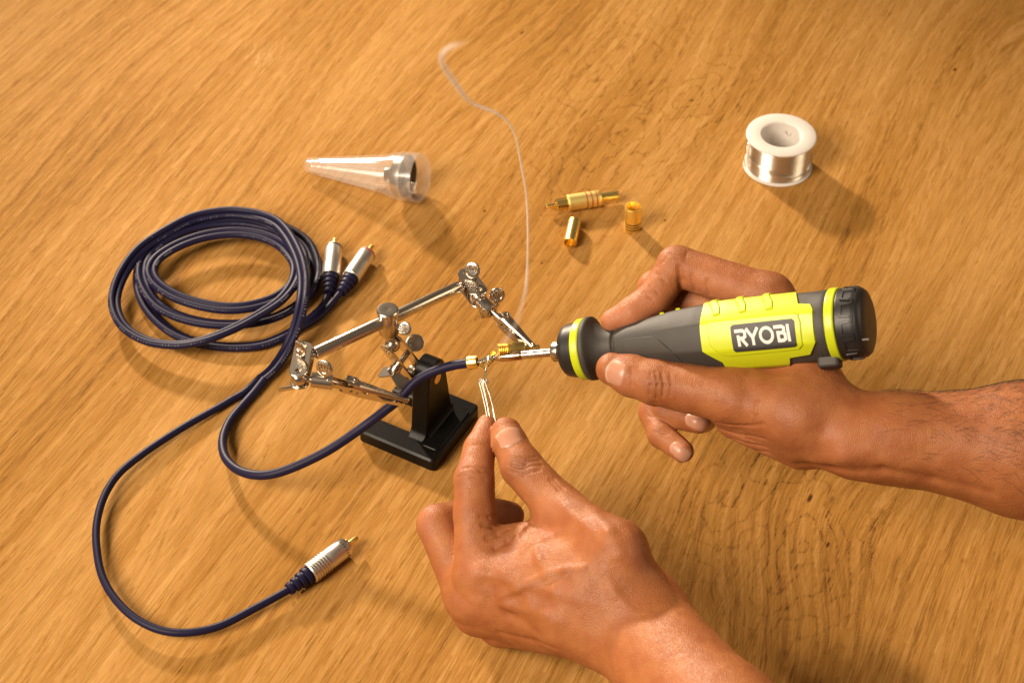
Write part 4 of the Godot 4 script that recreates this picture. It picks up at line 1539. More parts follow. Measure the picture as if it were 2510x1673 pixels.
	# the plug that is being soldered, held in the right-hand clip
	a = Vector3(10.79, 82, 90.03)
	b = Vector3(-7.44, 82, 92.26)
	d = (b - a).normalized()
	l = a.distance_to(b)
	o = thing("gold_connector", "gold plug body held in the stand's clip at the iron's tip", "audio connector", b)
	s = Shape.new()
	s.turn(a, d, PackedVector2Array([Vector2(-4, 1.4), Vector2(-3.4, 1.7), Vector2(l * 0.25, 1.7)]), 24)
	part("pin", s, M.gold, o)
	s = Shape.new()
	s.turn(a, d, PackedVector2Array([Vector2(l * 0.22, 0), Vector2(l * 0.22, 3.7), Vector2(l * 0.26, 4.1), Vector2(l * 0.62, 4.1), Vector2(l * 0.64, 4.7), Vector2(l * 0.70, 4.7), Vector2(l * 0.72, 3.8)]), 36)
	part("body", s, M.gold, o)
	s = Shape.new()
	prof = PackedVector2Array([Vector2(l * 0.72, 3.9)])
	for k in 5:
		var t := l * 0.73 + k * 1.0
		prof.append_array(PackedVector2Array([Vector2(t, 3.6), Vector2(t + 0.5, 4.2)]))
	prof.append_array(PackedVector2Array([Vector2(l * 0.73 + 5.2, 3.6), Vector2(l * 0.73 + 5.4, 0)]))
	s.turn(a, d, prof, 36)
	part("thread", s, M.gold, o)
	s = Shape.new()
	var c0 := b + d * 1.0
	var c1 := Vector3(-15.75, 79, 100.24)
	var cd := (c1 - c0).normalized()
	var cs := cd.cross(Vector3.UP).normalized()
	for i in 12:
		var a0 := PI * (0.08 + 0.84 * i / 12.0)
		var a1 := PI * (0.08 + 0.84 * (i + 1) / 12.0)
		var o0 := cs * cos(a0) - cd.cross(-cs) * -1.0 * sin(a0)
		var o1 := cs * cos(a1) - cd.cross(-cs) * -1.0 * sin(a1)
		if cd.cross(-cs).y > 0:
			o0 = cs * cos(a0) - cd.cross(-cs) * sin(a0)
			o1 = cs * cos(a1) - cd.cross(-cs) * sin(a1)
		s.flat(c0 + o0 * 2.6, c0 + o1 * 2.6, c1 + o1 * 2.8, c1 + o0 * 2.8, o0)
		s.flat(c0 + o0 * 2.2, c0 + o1 * 2.2, c1 + o1 * 2.4, c1 + o0 * 2.4, -o0)
	part("solder_cup", s, M.gold, o)


func build_solder() -> void:
	var hold := Vector3(-10.52, 82.45, 148.21)
	var o := thing("solder_wire", "folded bundle of thin silver solder wire pinched between finger and thumb", "solder wire", hold)
	var s := Shape.new()
	for k in 5:
		var j: float = [-3.4, -1.8, -0.6, 3.0, 4.6][k]
		var lowp := hold + Vector3(1, 0, 0) * (j * 0.5 + 0.4) + Vector3(0, -0.695, -0.719) * (k % 2)
		var top: Vector3 = Vector3(-16.86, 96.15, 129.41) + Vector3(1, 0, 0) * [0.0, 0.8, 1.5, 2.9, 3.7][k] + Vector3(0, 0.719, -0.695) * [0.0, 0.8, 1.5, 0.6, -1.0][k]
		var mid: Vector3 = lowp.lerp(top, 0.5) + Vector3(1, 0, 0) * [0.4, 0.7, 0.2, 1.0, 0.5][k]
		s.tube(smooth(pts([lowp - (top - lowp).normalized() * 6.0, lowp, mid, top]), 1.5), PackedFloat32Array([0.29]), 8)
	part("folded_strands", s, M.dull_solder, o)
	s = Shape.new()
	s.tube(smooth(pts([Vector3(-14.03, 95.03, 130.5), Vector3(-14.62, 96.64, 128.94), Vector3(-13.61, 98.17, 124.68), Vector3(-13.22, 97.24, 120.02), Vector3(-12.44, 80.5, 97.69), Vector3(-9.14, 80.5, 95.15)]), 1.0), PackedFloat32Array([0.5]), 8)
	for k in 2:
		s.tube(smooth(pts([Vector3(-16.86, 95.83, 129.72) + Vector3(1, 0, 0) * 2.2 * k, Vector3(-16.43, 96.2, 127.98) + Vector3(1, 0, 0) * 2.2 * k, Vector3(-15.24, 96.41, 127.77) + Vector3(1, 0, 0) * 2.2 * k, Vector3(-14.62, 95.72, 129.82) + Vector3(1, 0, 0) * 2.2 * k]), 0.6), PackedFloat32Array([0.42]), 8)
	part("feeding_strand", s, M.dull_solder, o)


func build_smoke() -> void:
	var c := smooth(pts([Vector3(-5.86, 84, 91.2), Vector3(1.51, 95, 87.03), Vector3(5.34, 110, 85.75), Vector3(7.4, 124, 86.86), Vector3(7.92, 142, 88.08), Vector3(7.99, 163, 90.2), Vector3(7.46, 182, 92.26), Vector3(6.36, 197, 94.77), Vector3(4.1, 216, 99.63), Vector3(1.73, 234, 103.91), Vector3(-2.27, 246, 107.46), Vector3(-8.08, 253, 109.9), Vector3(-16.78, 259, 112.66), Vector3(-21.1, 265, 115.18), Vector3(-26.07, 278, 120.32), Vector3(-30.36, 290, 125.36), Vector3(-30.81, 297, 128.21), Vector3(-28.1, 303, 130.96), Vector3(-23.42, 306, 131.92), Vector3(-17.55, 308, 133.58)]), 2.5)
	var o := thing("smoke", "thin wavy wisp of pale smoke rising from the solder joint", "smoke", c[0])
	for layer in 3:
		var s := Shape.new()
		var radii := PackedFloat32Array()
		for i in c.size():
			var t := float(i) / (c.size() - 1)
			var w := 0.62 + 1.5 * (1.0 - smoothstep(0.0, 0.30, t)) + 1.2 * smoothstep(0.62, 0.85, t)
			radii.append(w * [1.0, 0.66, 0.33][layer])
		s.tube(c, radii, 12, false)
		for i in s.v.size():
			var t := float(i / 13) / (c.size() - 1)
			var fade := (0.12 + 0.88 * smoothstep(0.05, 0.30, t)) * (1.0 - smoothstep(0.90, 1.0, t)) * (1.0 - 0.30 * smoothstep(0.62, 0.82, t)) * (0.85 + 0.15 * sin(t * 40.0))
			s.col[i] = Color(0.86, 0.80, 0.74, 0.26 * fade)
		part("wisp", s, M.smoke, o)


# ---------------------------------------------------------------- hands
func build_person() -> void:
	var o := thing("person", "two bare hands and forearms at work, one holding an iron, one pinching solder", "person", Vector3(77.82, 0, 118.04))
	var fold := Color(0.19, 0.068, 0.03)
	var pink := Color(0.45, 0.17, 0.085)
	var grip := Flesh.new()
	grip.palm([[Vector3(153.04, 111.3, 159.43), 17, Vector3(131.22, 131.46, 103.82), 12], [Vector3(152.72, 99.3, 154.34), 16, Vector3(131.04, 110.74, 101.58), 11.5], [Vector3(151.22, 89.23, 150.16), 15, Vector3(127.5, 89.1, 100.24), 11], [Vector3(148.53, 81.13, 146.86), 14, Vector3(112.07, 62.9, 103.29), 10], [Vector3(108.98, 109.5, 152.82), 13.5, Vector3(142.83, 111.75, 167.33), 18], [Vector3(121.43, 108.86, 145.1), 11, Vector3(146, 110.26, 140.97), 11], [Vector3(114.47, 93.67, 150.04), 13, Vector3(144.89, 93.67, 166.72), 15.5], [Vector3(142.83, 110.65, 168.4), 18.5, Vector3(170.06, 105.49, 176.16), 19.5], [Vector3(150.37, 96.48, 157.06), 18, Vector3(176.59, 92.04, 164.13), 19.5], [Vector3(170.06, 105.49, 176.16), 19.5, Vector3(187.8, 107.14, 178.74), 21], [Vector3(176.59, 92.04, 164.13), 19.5, Vector3(191.57, 93.67, 166.72), 21], [Vector3(187.8, 107.14, 178.74), 21, Vector3(248.17, 107.96, 187.67), 31], [Vector3(191.57, 93.67, 166.72), 21, Vector3(253.19, 94.69, 175.47), 31], [Vector3(248.17, 107.96, 187.67), 31, Vector3(297.99, 111.52, 198.15), 37], [Vector3(253.19, 94.69, 175.47), 31, Vector3(304.76, 96.68, 184.67), 37]])
	grip.finger(1, [[Vector3(108.98, 109.5, 152.82), 13.5], [Vector3(72.61, 106.01, 139.52), 11.6], [Vector3(60.34, 105.02, 133.53), 10.6], [Vector3(51.05, 104.59, 128.38), 8.4]])
	grip.finger(2, [[Vector3(131.22, 131.46, 103.82), 12], [Vector3(85.22, 133.86, 82.04), 10.2], [Vector3(73.45, 122.36, 94.53), 8.8], [Vector3(62.18, 116.86, 99.85), 8.2], [Vector3(52.22, 112.47, 101.3), 6.3]])
	grip.finger(3, [[Vector3(131.04, 110.74, 101.58), 11.5], [Vector3(76.32, 111.68, 75.65), 10], [Vector3(84.17, 90.88, 81.83), 9], [Vector3(92.75, 86.69, 94.22), 7.5]])
	grip.finger(4, [[Vector3(127.5, 89.1, 100.24), 11], [Vector3(85.61, 64.98, 97.12), 9.5], [Vector3(81.67, 65.2, 120.54), 8.3], [Vector3(97.01, 72.13, 134.7), 6.2]])
	grip.finger(5, [[Vector3(112.07, 62.9, 103.29), 10], [Vector3(75.62, 59.85, 115.97), 8.2], [Vector3(78.3, 60.71, 133.22), 7], [Vector3(88.67, 61.17, 145.29), 5.9]])
	grip.mark([Vector3(74.41, 117.47, 144.85), Vector3(75.58, 114.8, 149.87), Vector3(75.15, 109.92, 152.69)], 0.9, -0.595)
	grip.mark([Vector3(71.75, 117.43, 143.72), Vector3(72.56, 114.11, 149.18), Vector3(72.21, 107.58, 152.04)], 0.9, -0.51)
	grip.mark([Vector3(78.59, 118.21, 145.6), Vector3(79.19, 115.76, 150.81), Vector3(78.5, 111.47, 153.66)], 0.9, -0.476)
	grip.mark([Vector3(69.05, 116.64, 144.03), Vector3(69.21, 113.41, 148.49), Vector3(68.71, 108.91, 150.61)], 0.9, -0.476)
	grip.mark([Vector3(71.64, 113.93, 149.01), Vector3(71.65, 113.94, 149.02)], 6, 0.875)
	grip.mark([Vector3(60.02, 115, 139.07), Vector3(60.38, 109.69, 144.82)], 1.2, -0.425)
	grip.mark([Vector3(85.58, 140.37, 91.16), Vector3(86.53, 134.67, 94.35), Vector3(86.38, 124.99, 93.82)], 1.5, -1.375)
	grip.mark([Vector3(77.35, 139.98, 86.52), Vector3(79.31, 142.29, 84.91)], 0.8, -0.51)
	grip.mark([Vector3(79.77, 142.99, 83.28), Vector3(84.69, 143.28, 87.23)], 0.8, -0.51)
	grip.mark([Vector3(90.1, 144.06, 83.3), Vector3(87.83, 143.09, 88.22)], 0.8, -0.425)
	grip.mark([Vector3(91.62, 138.65, 95.2), Vector3(94.04, 130.04, 97.56)], 1.2, -0.68)
	grip.mark([Vector3(99.29, 138.76, 98.88), Vector3(100.82, 131.49, 101.5)], 1.2, -0.595)
	grip.mark([Vector3(67.32, 129.06, 97.67), Vector3(71.94, 128.3, 101.57)], 0.8, -0.51)
	grip.mark([Vector3(70.14, 131.44, 94.95), Vector3(74.74, 130.55, 99.3)], 0.8, -0.51)
	grip.mark([Vector3(73.77, 135.47, 90.47), Vector3(78.34, 135, 94.72)], 1.2, -0.51)
	grip.mark([Vector3(101.86, 101.8, 163.61), Vector3(107.18, 103.48, 166.77), Vector3(115.98, 108.73, 172.28), Vector3(122.26, 114.59, 176.72)], 1, -0.765)
	grip.mark([Vector3(104.6, 92.46, 159.19), Vector3(114.25, 96.75, 167.16), Vector3(123.9, 104.94, 177.57)], 1, -0.68)
	grip.mark([Vector3(110.51, 88.4, 161.62), Vector3(118.05, 90.49, 167.49), Vector3(125.78, 96.34, 175.13)], 1, -0.68)
	grip.mark([Vector3(122.44, 86.61, 168.38), Vector3(127.19, 91.4, 173.9)], 1, -0.595)
	grip.mark([Vector3(109.88, 94.03, 163.49), Vector3(118.97, 96.08, 169.88)], 0.8, -0.425)
	grip.mark([Vector3(119.52, 122, 168.84), Vector3(118.77, 118.25, 171.9), Vector3(117.65, 114.6, 172.86)], 0.9, 0.51)
	grip.mark([Vector3(113.45, 124.17, 158.58), Vector3(116.24, 123.06, 164.27)], 5, -1.125)
	grip.mark([Vector3(109.27, 117.44, 166.66), Vector3(106.38, 112.5, 167.52)], 4, 0.625)
	grip.mark([Vector3(158.48, 117.14, 191.63), Vector3(158.49, 117.15, 191.64)], 9, 1.75)
	grip.mark([Vector3(132.79, 105.08, 184.82), Vector3(132.8, 105.09, 184.83)], 7, -1)
	grip.mark([Vector3(147.73, 102.96, 189.39), Vector3(158.88, 110.93, 194.5), Vector3(171.32, 117.12, 195.89)], 4, 1)
	grip.mark([Vector3(146.88, 119.42, 187.28), Vector3(151.51, 124.48, 183.36)], 5, -0.75)
	grip.mark([Vector3(142.25, 93.13, 183.72), Vector3(156.39, 100.44, 193.03), Vector3(178.21, 108.15, 200.51), Vector3(201.55, 105.91, 204.85), Vector3(227.06, 107.45, 214.56)], 3, -0.875)
	grip.mark([Vector3(162.56, 112.07, 195.55), Vector3(177.59, 113.8, 199.25), Vector3(200.47, 113.96, 203.64)], 4, 0.625)
	grip.mark([Vector3(71.32, 103, 151.4), Vector3(90.75, 76.29, 133.42), Vector3(98.86, 100.92, 161.27)], 2, -0.375)
	grip.mark([Vector3(71.55, 65.73, 124.45), Vector3(80.07, 67.8, 130.93)], 1, -0.51)
	grip.mark([Vector3(74.15, 66.23, 136.16), Vector3(80.43, 67.06, 139.16)], 0.9, -0.51)
	grip.mark([Vector3(142.23, 131.29, 161.12), Vector3(139.94, 130, 175.49)], 6, -0.625)
	grip.spots.append([Vector3(71.64, 113.93, 149.01), 8, fold, 0.4])
	grip.spots.append([Vector3(55.07, 107.75, 142.91), 8, pink, 0.4])
	grip.spots.append([Vector3(51.48, 116.31, 106.29), 10, pink, 0.6])
	grip.spots.append([Vector3(62.42, 121.54, 107.18), 9, pink, 0.55])
	grip.spots.append([Vector3(73.61, 124.77, 103.63), 9, pink, 0.4])
	grip.spots.append([Vector3(97.19, 134.1, 99.64), 14, pink, 0.45])
	grip.spots.append([Vector3(108.49, 136.54, 104.67), 10, pink, 0.3])
	grip.spots.append([Vector3(84.91, 144.54, 82.63), 8, fold, 0.3])
	grip.spots.append([Vector3(129.79, 144.56, 105.3), 10, fold, 0.35])
	grip.spots.append([Vector3(88.78, 63.89, 150.52), 9, pink, 0.4])
	grip.spots.append([Vector3(71.38, 64.45, 128.88), 8, fold, 0.3])
	grip.spots.append([Vector3(139.17, 129.9, 175.4), 16, fold, 0.3])
	grip.spots.append([Vector3(133.25, 101.67, 183.86), 12, fold, 0.25])
	grip.spots.append([Vector3(115.49, 92.52, 166.57), 14, pink, 0.35])
	grip.spots.append([Vector3(158.48, 117.14, 191.63), 10, pink, 0.35])
	grip.spots.append([Vector3(224.61, 134.84, 180.19), 22, fold, 0.25])
	grip.spots.append([Vector3(109.35, 122.75, 160.59), 9, fold, 0.2])
	var grip_skin := grip.skin_mesh(Vector3(39, 48, 62), Vector3(345, 152, 239), 0.75)
	var grip_part := part("hand", grip_skin, M.skin, o, "hand gripping the soldering iron, hairy forearm")
	part("fingernail", grip.nail(Vector3(52.01, 111.04, 137.88), Vector3(-0.958, 0.207, -0.2), Vector3(-0.657, 0.577, 0.485), 12, 14.5), M.nail, grip_part)
	part("fingernail", grip.nail(Vector3(85.47, 64.82, 148.64), Vector3(0.812, -0.42, 0.406), Vector3(-0.543, 0.619, 0.568), 11.5, 8.6), M.nail, grip_part)
	part("fingernail", grip.nail(Vector3(94.81, 75.98, 139.03), Vector3(0.941, -0.244, 0.235), Vector3(-0.355, 0.622, 0.698), 14, 8.5), M.nail, grip_part)
	hairs(grip_part, grip_skin, func(p, n): return clampf((p.x - 170.063) / 75.0, 0.0, 1.0) * clampf(n.y * 0.9 + 0.35 - n.z * 0.5, 0.0, 1.0), 2600)
	var pinch := Flesh.new()
	pinch.palm([[Vector3(45.76, 69.19, 246.6), 19, Vector3(-16.64, 53.68, 220.47), 11.5], [Vector3(45.97, 62.29, 247.71), 19, Vector3(-21.27, 39.66, 222.89), 12], [Vector3(44.44, 54.73, 249.45), 17, Vector3(-16.93, 27.65, 223.37), 11.5], [Vector3(42.9, 47.75, 250.62), 15, Vector3(-5.23, 15.65, 222.44), 10.5], [Vector3(23.77, 76.68, 198.26), 11.5, Vector3(49.4, 88.24, 233.76), 13.5], [Vector3(-8.24, 60.16, 208.65), 9.5, Vector3(18.93, 64.91, 206.84), 10], [Vector3(2.92, 54.43, 211.4), 13, Vector3(37.25, 75.66, 237.58), 16], [Vector3(49.4, 87.14, 234.83), 14, Vector3(59.8, 67.08, 251.42), 17], [Vector3(48.34, 66.72, 248.99), 20, Vector3(63.23, 64.62, 253.8), 19], [Vector3(63.23, 63.69, 254.69), 19.5, Vector3(95, 84.28, 325.3), 22.5], [Vector3(50.6, 55.84, 256.72), 18.5, Vector3(89.49, 78.61, 325.21), 23], [Vector3(95, 84.28, 325.3), 22.5, Vector3(125.2, 99.61, 380), 28], [Vector3(89.49, 78.61, 325.21), 23, Vector3(117.63, 92.34, 381.46), 28], [Vector3(28.77, 57.58, 249.47), 17, Vector3(53.61, 55.22, 257.32), 19]])
	pinch.finger(1, [[Vector3(23.77, 76.68, 198.26), 11.5], [Vector3(4.93, 81.28, 174.35), 10.6], [Vector3(-1.12, 83.84, 160.76), 8.8], [Vector3(-2.86, 84.98, 154.1), 7.8]])
	pinch.finger(2, [[Vector3(-16.64, 53.68, 220.47), 11.5], [Vector3(-18.42, 67.58, 194.54), 10.6], [Vector3(-18.97, 76.74, 178.74), 10], [Vector3(-16.48, 78.93, 159.94), 8], [Vector3(-12.5, 80.33, 144.69), 5.6]])
	pinch.finger(3, [[Vector3(-21.27, 39.66, 222.89), 12], [Vector3(-37.87, 52.86, 187.9), 10.2], [Vector3(-16.48, 43.74, 171.68), 8.6], [Vector3(-1.16, 37.07, 168.4), 7.5]])
	pinch.finger(4, [[Vector3(-16.93, 27.65, 223.37), 11.5], [Vector3(-29.62, 28.61, 180.73), 9.5], [Vector3(-10.12, 23.58, 171.68), 8.2], [Vector3(2.14, 21.55, 173.65), 7]])
	pinch.finger(5, [[Vector3(-5.23, 15.65, 222.44), 10.5], [Vector3(-17.63, 11.59, 186.05), 8.2], [Vector3(-4.49, 9.4, 177.04), 7], [Vector3(6.89, 9.4, 177.04), 6.2]])
	pinch.mark([Vector3(0.42, 90.53, 178.51), Vector3(6.47, 91, 180.74), Vector3(13.82, 89.81, 177.86)], 0.8, -0.595)
	pinch.mark([Vector3(-1.37, 88.52, 179.93), Vector3(5.58, 89.94, 183.01), Vector3(14.67, 90.03, 181.3)], 0.8, -0.714)
	pinch.mark([Vector3(-1.55, 86.53, 181.74), Vector3(5.12, 88.21, 185.99), Vector3(13.74, 90.3, 184.65)], 0.8, -0.595)
	pinch.mark([Vector3(2.02, 91.55, 177.39), Vector3(7.37, 91.64, 178.43), Vector3(11.86, 90.5, 176.19)], 0.7, -0.374)
	pinch.mark([Vector3(18.82, 89.37, 190.59), Vector3(23.11, 89.66, 197.3)], 0.9, -0.51)
	pinch.mark([Vector3(20.61, 89.03, 189.69), Vector3(25.31, 89.66, 197.3)], 0.9, -0.425)
	pinch.mark([Vector3(-25.02, 85.31, 179.2), Vector3(-21.23, 86.96, 179.25), Vector3(-15.4, 86.23, 181.47), Vector3(-10.35, 82.64, 179.45)], 0.9, -0.75)
	pinch.mark([Vector3(-26.8, 82.76, 182.31), Vector3(-22.08, 85.65, 183.34)], 0.8, -0.425)
	pinch.mark([Vector3(-20.28, 85.36, 184.64), Vector3(-13.16, 83.39, 184.66)], 0.9, -0.34)
	pinch.mark([Vector3(-19.68, 86.49, 164.46), Vector3(-13.34, 86.16, 164.39)], 0.8, -0.34)
	pinch.mark([Vector3(-15.72, 75.67, 202.05), Vector3(-11.31, 73.75, 200.99), Vector3(-8.5, 71.31, 198.32)], 1, -0.625)
	pinch.mark([Vector3(-14.37, 73.29, 205.47), Vector3(-9.53, 71.06, 204.73), Vector3(-6.01, 68.53, 201.2)], 1.2, -1)
	pinch.mark([Vector3(-12.13, 70.59, 211.59), Vector3(-7.28, 70.55, 209.26), Vector3(-2.42, 71.32, 206.45)], 1.3, -1)
	pinch.mark([Vector3(-8.13, 69.18, 216.91), Vector3(-2.41, 71.24, 214.07), Vector3(1.12, 72.53, 210.92)], 1.4, -1)
	pinch.mark([Vector3(5.08, 73.7, 211.9), Vector3(7.47, 74.17, 208.86), Vector3(9.52, 74.54, 206.29)], 1.3, -1.125)
	pinch.mark([Vector3(13.43, 76.65, 209.8), Vector3(9.09, 74.05, 204.73)], 1, -0.68)
	pinch.mark([Vector3(-16.39, 65.43, 227.69), Vector3(-16.38, 65.44, 227.7)], 5.5, 1.875)
	pinch.mark([Vector3(-20.05, 45.86, 236.64), Vector3(-20.04, 45.87, 236.65)], 6, 1)
	pinch.mark([Vector3(-12.86, 63.37, 233.25), Vector3(-9.35, 61.75, 237.48)], 5, -1.125)
	pinch.mark([Vector3(-6.72, 61.23, 239.81), Vector3(2.82, 68.65, 241.83), Vector3(15.64, 78.84, 241.45), Vector3(24.88, 85.85, 243.07), Vector3(33.18, 90.4, 246.21)], 2.2, 0.9375)
	pinch.mark([Vector3(11.52, 78.1, 225.17), Vector3(13.16, 79.42, 232.93), Vector3(17.34, 80.44, 240.88)], 2.4, 0.875)
	pinch.mark([Vector3(21.96, 83.25, 218.79), Vector3(16.8, 79.29, 218.86), Vector3(8.96, 75.92, 220), Vector3(5.46, 74.7, 223.49)], 2.6, 0.75)
	pinch.mark([Vector3(43.07, 92.3, 250.97), Vector3(47.97, 87.65, 258.96), Vector3(56.02, 85.09, 268.49)], 3, 0.625)
	pinch.mark([Vector3(39.72, 97.37, 220.06), Vector3(44.97, 103.05, 234.89), Vector3(49.75, 99.54, 245.03)], 3.2, 1)
	pinch.mark([Vector3(26.33, 91.11, 210.14), Vector3(35.32, 96.4, 224.84), Vector3(43.14, 100.93, 240.76)], 3, 0.75)
	pinch.mark([Vector3(38.23, 98.62, 238.84), Vector3(28.31, 89.86, 238.16)], 9, -1.75)
	pinch.mark([Vector3(54.85, 98.23, 245.03), Vector3(54.86, 98.24, 245.04)], 7, 0.875)
	pinch.mark([Vector3(25.57, 90.54, 205.04), Vector3(29.89, 91.82, 206.16)], 4, 0.625)
	pinch.mark([Vector3(-2.37, 70.42, 233.37), Vector3(7.97, 66.82, 247.99), Vector3(19.77, 68.19, 260.78)], 4, 0.75)
	pinch.mark([Vector3(-11.12, 55.62, 239.26), Vector3(-2.38, 53.63, 245.36), Vector3(11.44, 54.1, 256.48)], 3.5, -1)
	pinch.mark([Vector3(-14.63, 65.32, 229.26), Vector3(2.82, 70.78, 239.15), Vector3(19.8, 77.52, 249.91), Vector3(37.99, 82.73, 261.44)], 3, 0.5625)
	pinch.mark([Vector3(-19.1, 51.97, 235.31), Vector3(-2.38, 57.89, 244.3), Vector3(16.41, 68.85, 257.05)], 3, 0.625)
	pinch.mark([Vector3(-9.34, 63.19, 236.42), Vector3(2.82, 66.35, 243.83), Vector3(16.42, 72.25, 253.29)], 4, -0.75)
	pinch.mark([Vector3(-5.95, 37.33, 243.84), Vector3(8.11, 41.1, 251.02), Vector3(19.98, 51.77, 263.75)], 2.2, -0.625)
	pinch.mark([Vector3(43.04, 89.87, 254.35), Vector3(38, 83.3, 260.82), Vector3(38.83, 76.07, 267.84)], 6, -0.75)
	pinch.spots.append([Vector3(-15.3, 86.29, 151.83), 9, pink, 0.5])
	pinch.spots.append([Vector3(-17.72, 86.87, 174.57), 10, pink, 0.3])
	pinch.spots.append([Vector3(6.47, 90.68, 181.65), 7, fold, 0.55])
	pinch.spots.append([Vector3(2.91, 90.56, 180.34), 6, fold, 0.3])
	pinch.spots.append([Vector3(-23.88, 85.15, 182.66), 7, fold, 0.25])
	pinch.spots.append([Vector3(-44.01, 59.54, 193.57), 9, pink, 0.35])
	pinch.spots.append([Vector3(-11.29, 71.9, 205.21), 9, fold, 0.3])
	pinch.spots.append([Vector3(-2.41, 71.47, 211.75), 8, fold, 0.25])
	pinch.spots.append([Vector3(-16.4, 65.63, 227.28), 6, pink, 0.45])
	pinch.spots.append([Vector3(-1.61, 43.73, 174.11), 12, fold, 0.5])
	pinch.spots.append([Vector3(27.3, 91.11, 205.54), 7, fold, 0.35])
	pinch.spots.append([Vector3(50.51, 101.1, 225.49), 10, fold, 0.25])
	pinch.spots.append([Vector3(55.71, 98.53, 244.2), 8, pink, 0.3])
	pinch.spots.append([Vector3(48.87, 90.51, 254.86), 14, fold, 0.2])
	pinch.spots.append([Vector3(16.03, 82.54, 207.35), 10, pink, 0.25])
	pinch.spots.append([Vector3(-20.93, 47.05, 235.9), 8, pink, 0.25])
	var pinch_skin := pinch.skin_mesh(Vector3(-52, -1, 136), Vector3(157, 131, 413), 0.75)
	var pinch_part := part("hand", pinch_skin, M.skin, o, "hand pinching the solder wire")
	part("fingernail", pinch.nail(Vector3(-1.38, 92.56, 164.56), Vector3(-0.339, 0.677, -0.654), Vector3(-0.104, 0.967, 0.234), 11.5, 14.5), M.nail, pinch_part)


func hairs(parent: Node3D, s: Shape, inside: Callable, count: int) -> void:
	var h := Shape.new()
	var r := RandomNumberGenerator.new()
	r.seed = 9
	var made := 0
	for tries in count * 60:
		var i := r.randi_range(0, s.v.size() - 1)
		var p := s.v[i]
		var share: float = inside.call(p, s.n[i])
		if r.randf() > share:
			continue
		var nn := s.n[i]
		var t: Vector3 = Vector3(0.86, -0.05, 0.15) + Vector3(r.randfn(), r.randfn(), r.randfn()) * 0.26
		t = (t - nn * t.dot(nn)).normalized()
		var bend := nn.cross(t) * r.randfn() * 0.5
		var l := r.randf_range(3.5, 9.0)
		h.tube(PackedVector3Array([p - nn * 0.2, p + t * l * 0.3 + nn * 0.45 + bend * l * 0.05, p + t * l * 0.65 + nn * 0.6 + bend * l * 0.22, p + t * l + nn * 0.35 + bend * l * 0.5]), PackedFloat32Array([0.06, 0.055, 0.045, 0.02]), 4, false)
		made += 1
		if made >= count:
			break
	var m := part("arm_hair", h, M.hair, parent)
	m.set_meta("kind", "stuff")


func _ready() -> void:
	# camera
	var cam := Camera3D.new()
	cam.name = "camera"
	cam.position = Vector3(-0, 764.12, 791.27) * MM
	add_child(cam)
	cam.look_at(Vector3.ZERO, Vector3.UP)
	var lens := CameraAttributesPhysical.new()
	lens.frustum_focal_length = 64.56
	lens.frustum_focus_distance = 0.965
	lens.exposure_aperture = 15.0
	lens.frustum_near = 0.05
	lens.frustum_far = 20.0
	cam.attributes = lens
	cam.fov = 21.06
	cam.near = 0.05
	cam.far = 20.0
	cam.current = true
	# studio light: a small hard lamp behind, a large soft one in front, dim room
	var we := WorldEnvironment.new()
	we.name = "environment"
	var env := Environment.new()
	env.background_mode = Environment.BG_COLOR
	env.background_color = Color(0.11, 0.08, 0.055).linear_to_srgb()
	env.tonemap_mode = Environment.TONE_MAPPER_LINEAR
	env.tonemap_exposure = 1.08
	env.sdfgi_enabled = true
	env.ssao_enabled = true
	env.ssil_enabled = true
	we.environment = env
	add_child(we)
	var key := SpotLight3D.new()
	key.name = "key_lamp"
	key.position = Vector3(-0.98, 0.86, -1.78)
	add_child(key)
	key.look_at(Vector3(0.15, 0.0, 0.13), Vector3.UP)
	key.spot_angle = 13.8
	key.spot_angle_attenuation = 0.9
	key.spot_range = 6.0
	key.spot_attenuation = 2.0
	key.light_energy = 8.6
	key.light_size = 0.085
	key.light_color = Color(1.0, 0.92, 0.82)
	key.shadow_enabled = true
	var soft := AreaLight3D.new()
	soft.name = "soft_box"
	soft.area_size = Vector2(0.95, 0.95)
	soft.position = Vector3(-1.20, 1.32, 0.92)
	add_child(soft)
	soft.look_at(Vector3(0, 0.02, 0.02), Vector3.UP)
	soft.area_range = 6.0
	soft.light_energy = 6.3
	soft.light_color = Color(1.0, 0.92, 0.82)
	soft.shadow_enabled = true
	var side := AreaLight3D.new()
	side.name = "side_reflector"
	side.area_size = Vector2(0.5, 0.7)
	side.position = Vector3(1.15, 0.7, 0.15)
	add_child(side)
	side.look_at(Vector3(0, 0.02, 0), Vector3.UP)
	side.area_range = 6.0
	side.light_energy = 0.35
	side.light_color = Color(1.0, 0.90, 0.76)
	side.shadow_enabled = true

	rng.seed = 4
	materials()
	build_table()
	build_stand()
	build_cable()
	build_iron()
	build_connectors()
	build_spool()
	build_cap()
	build_solder()
	build_person()
	build_smoke()


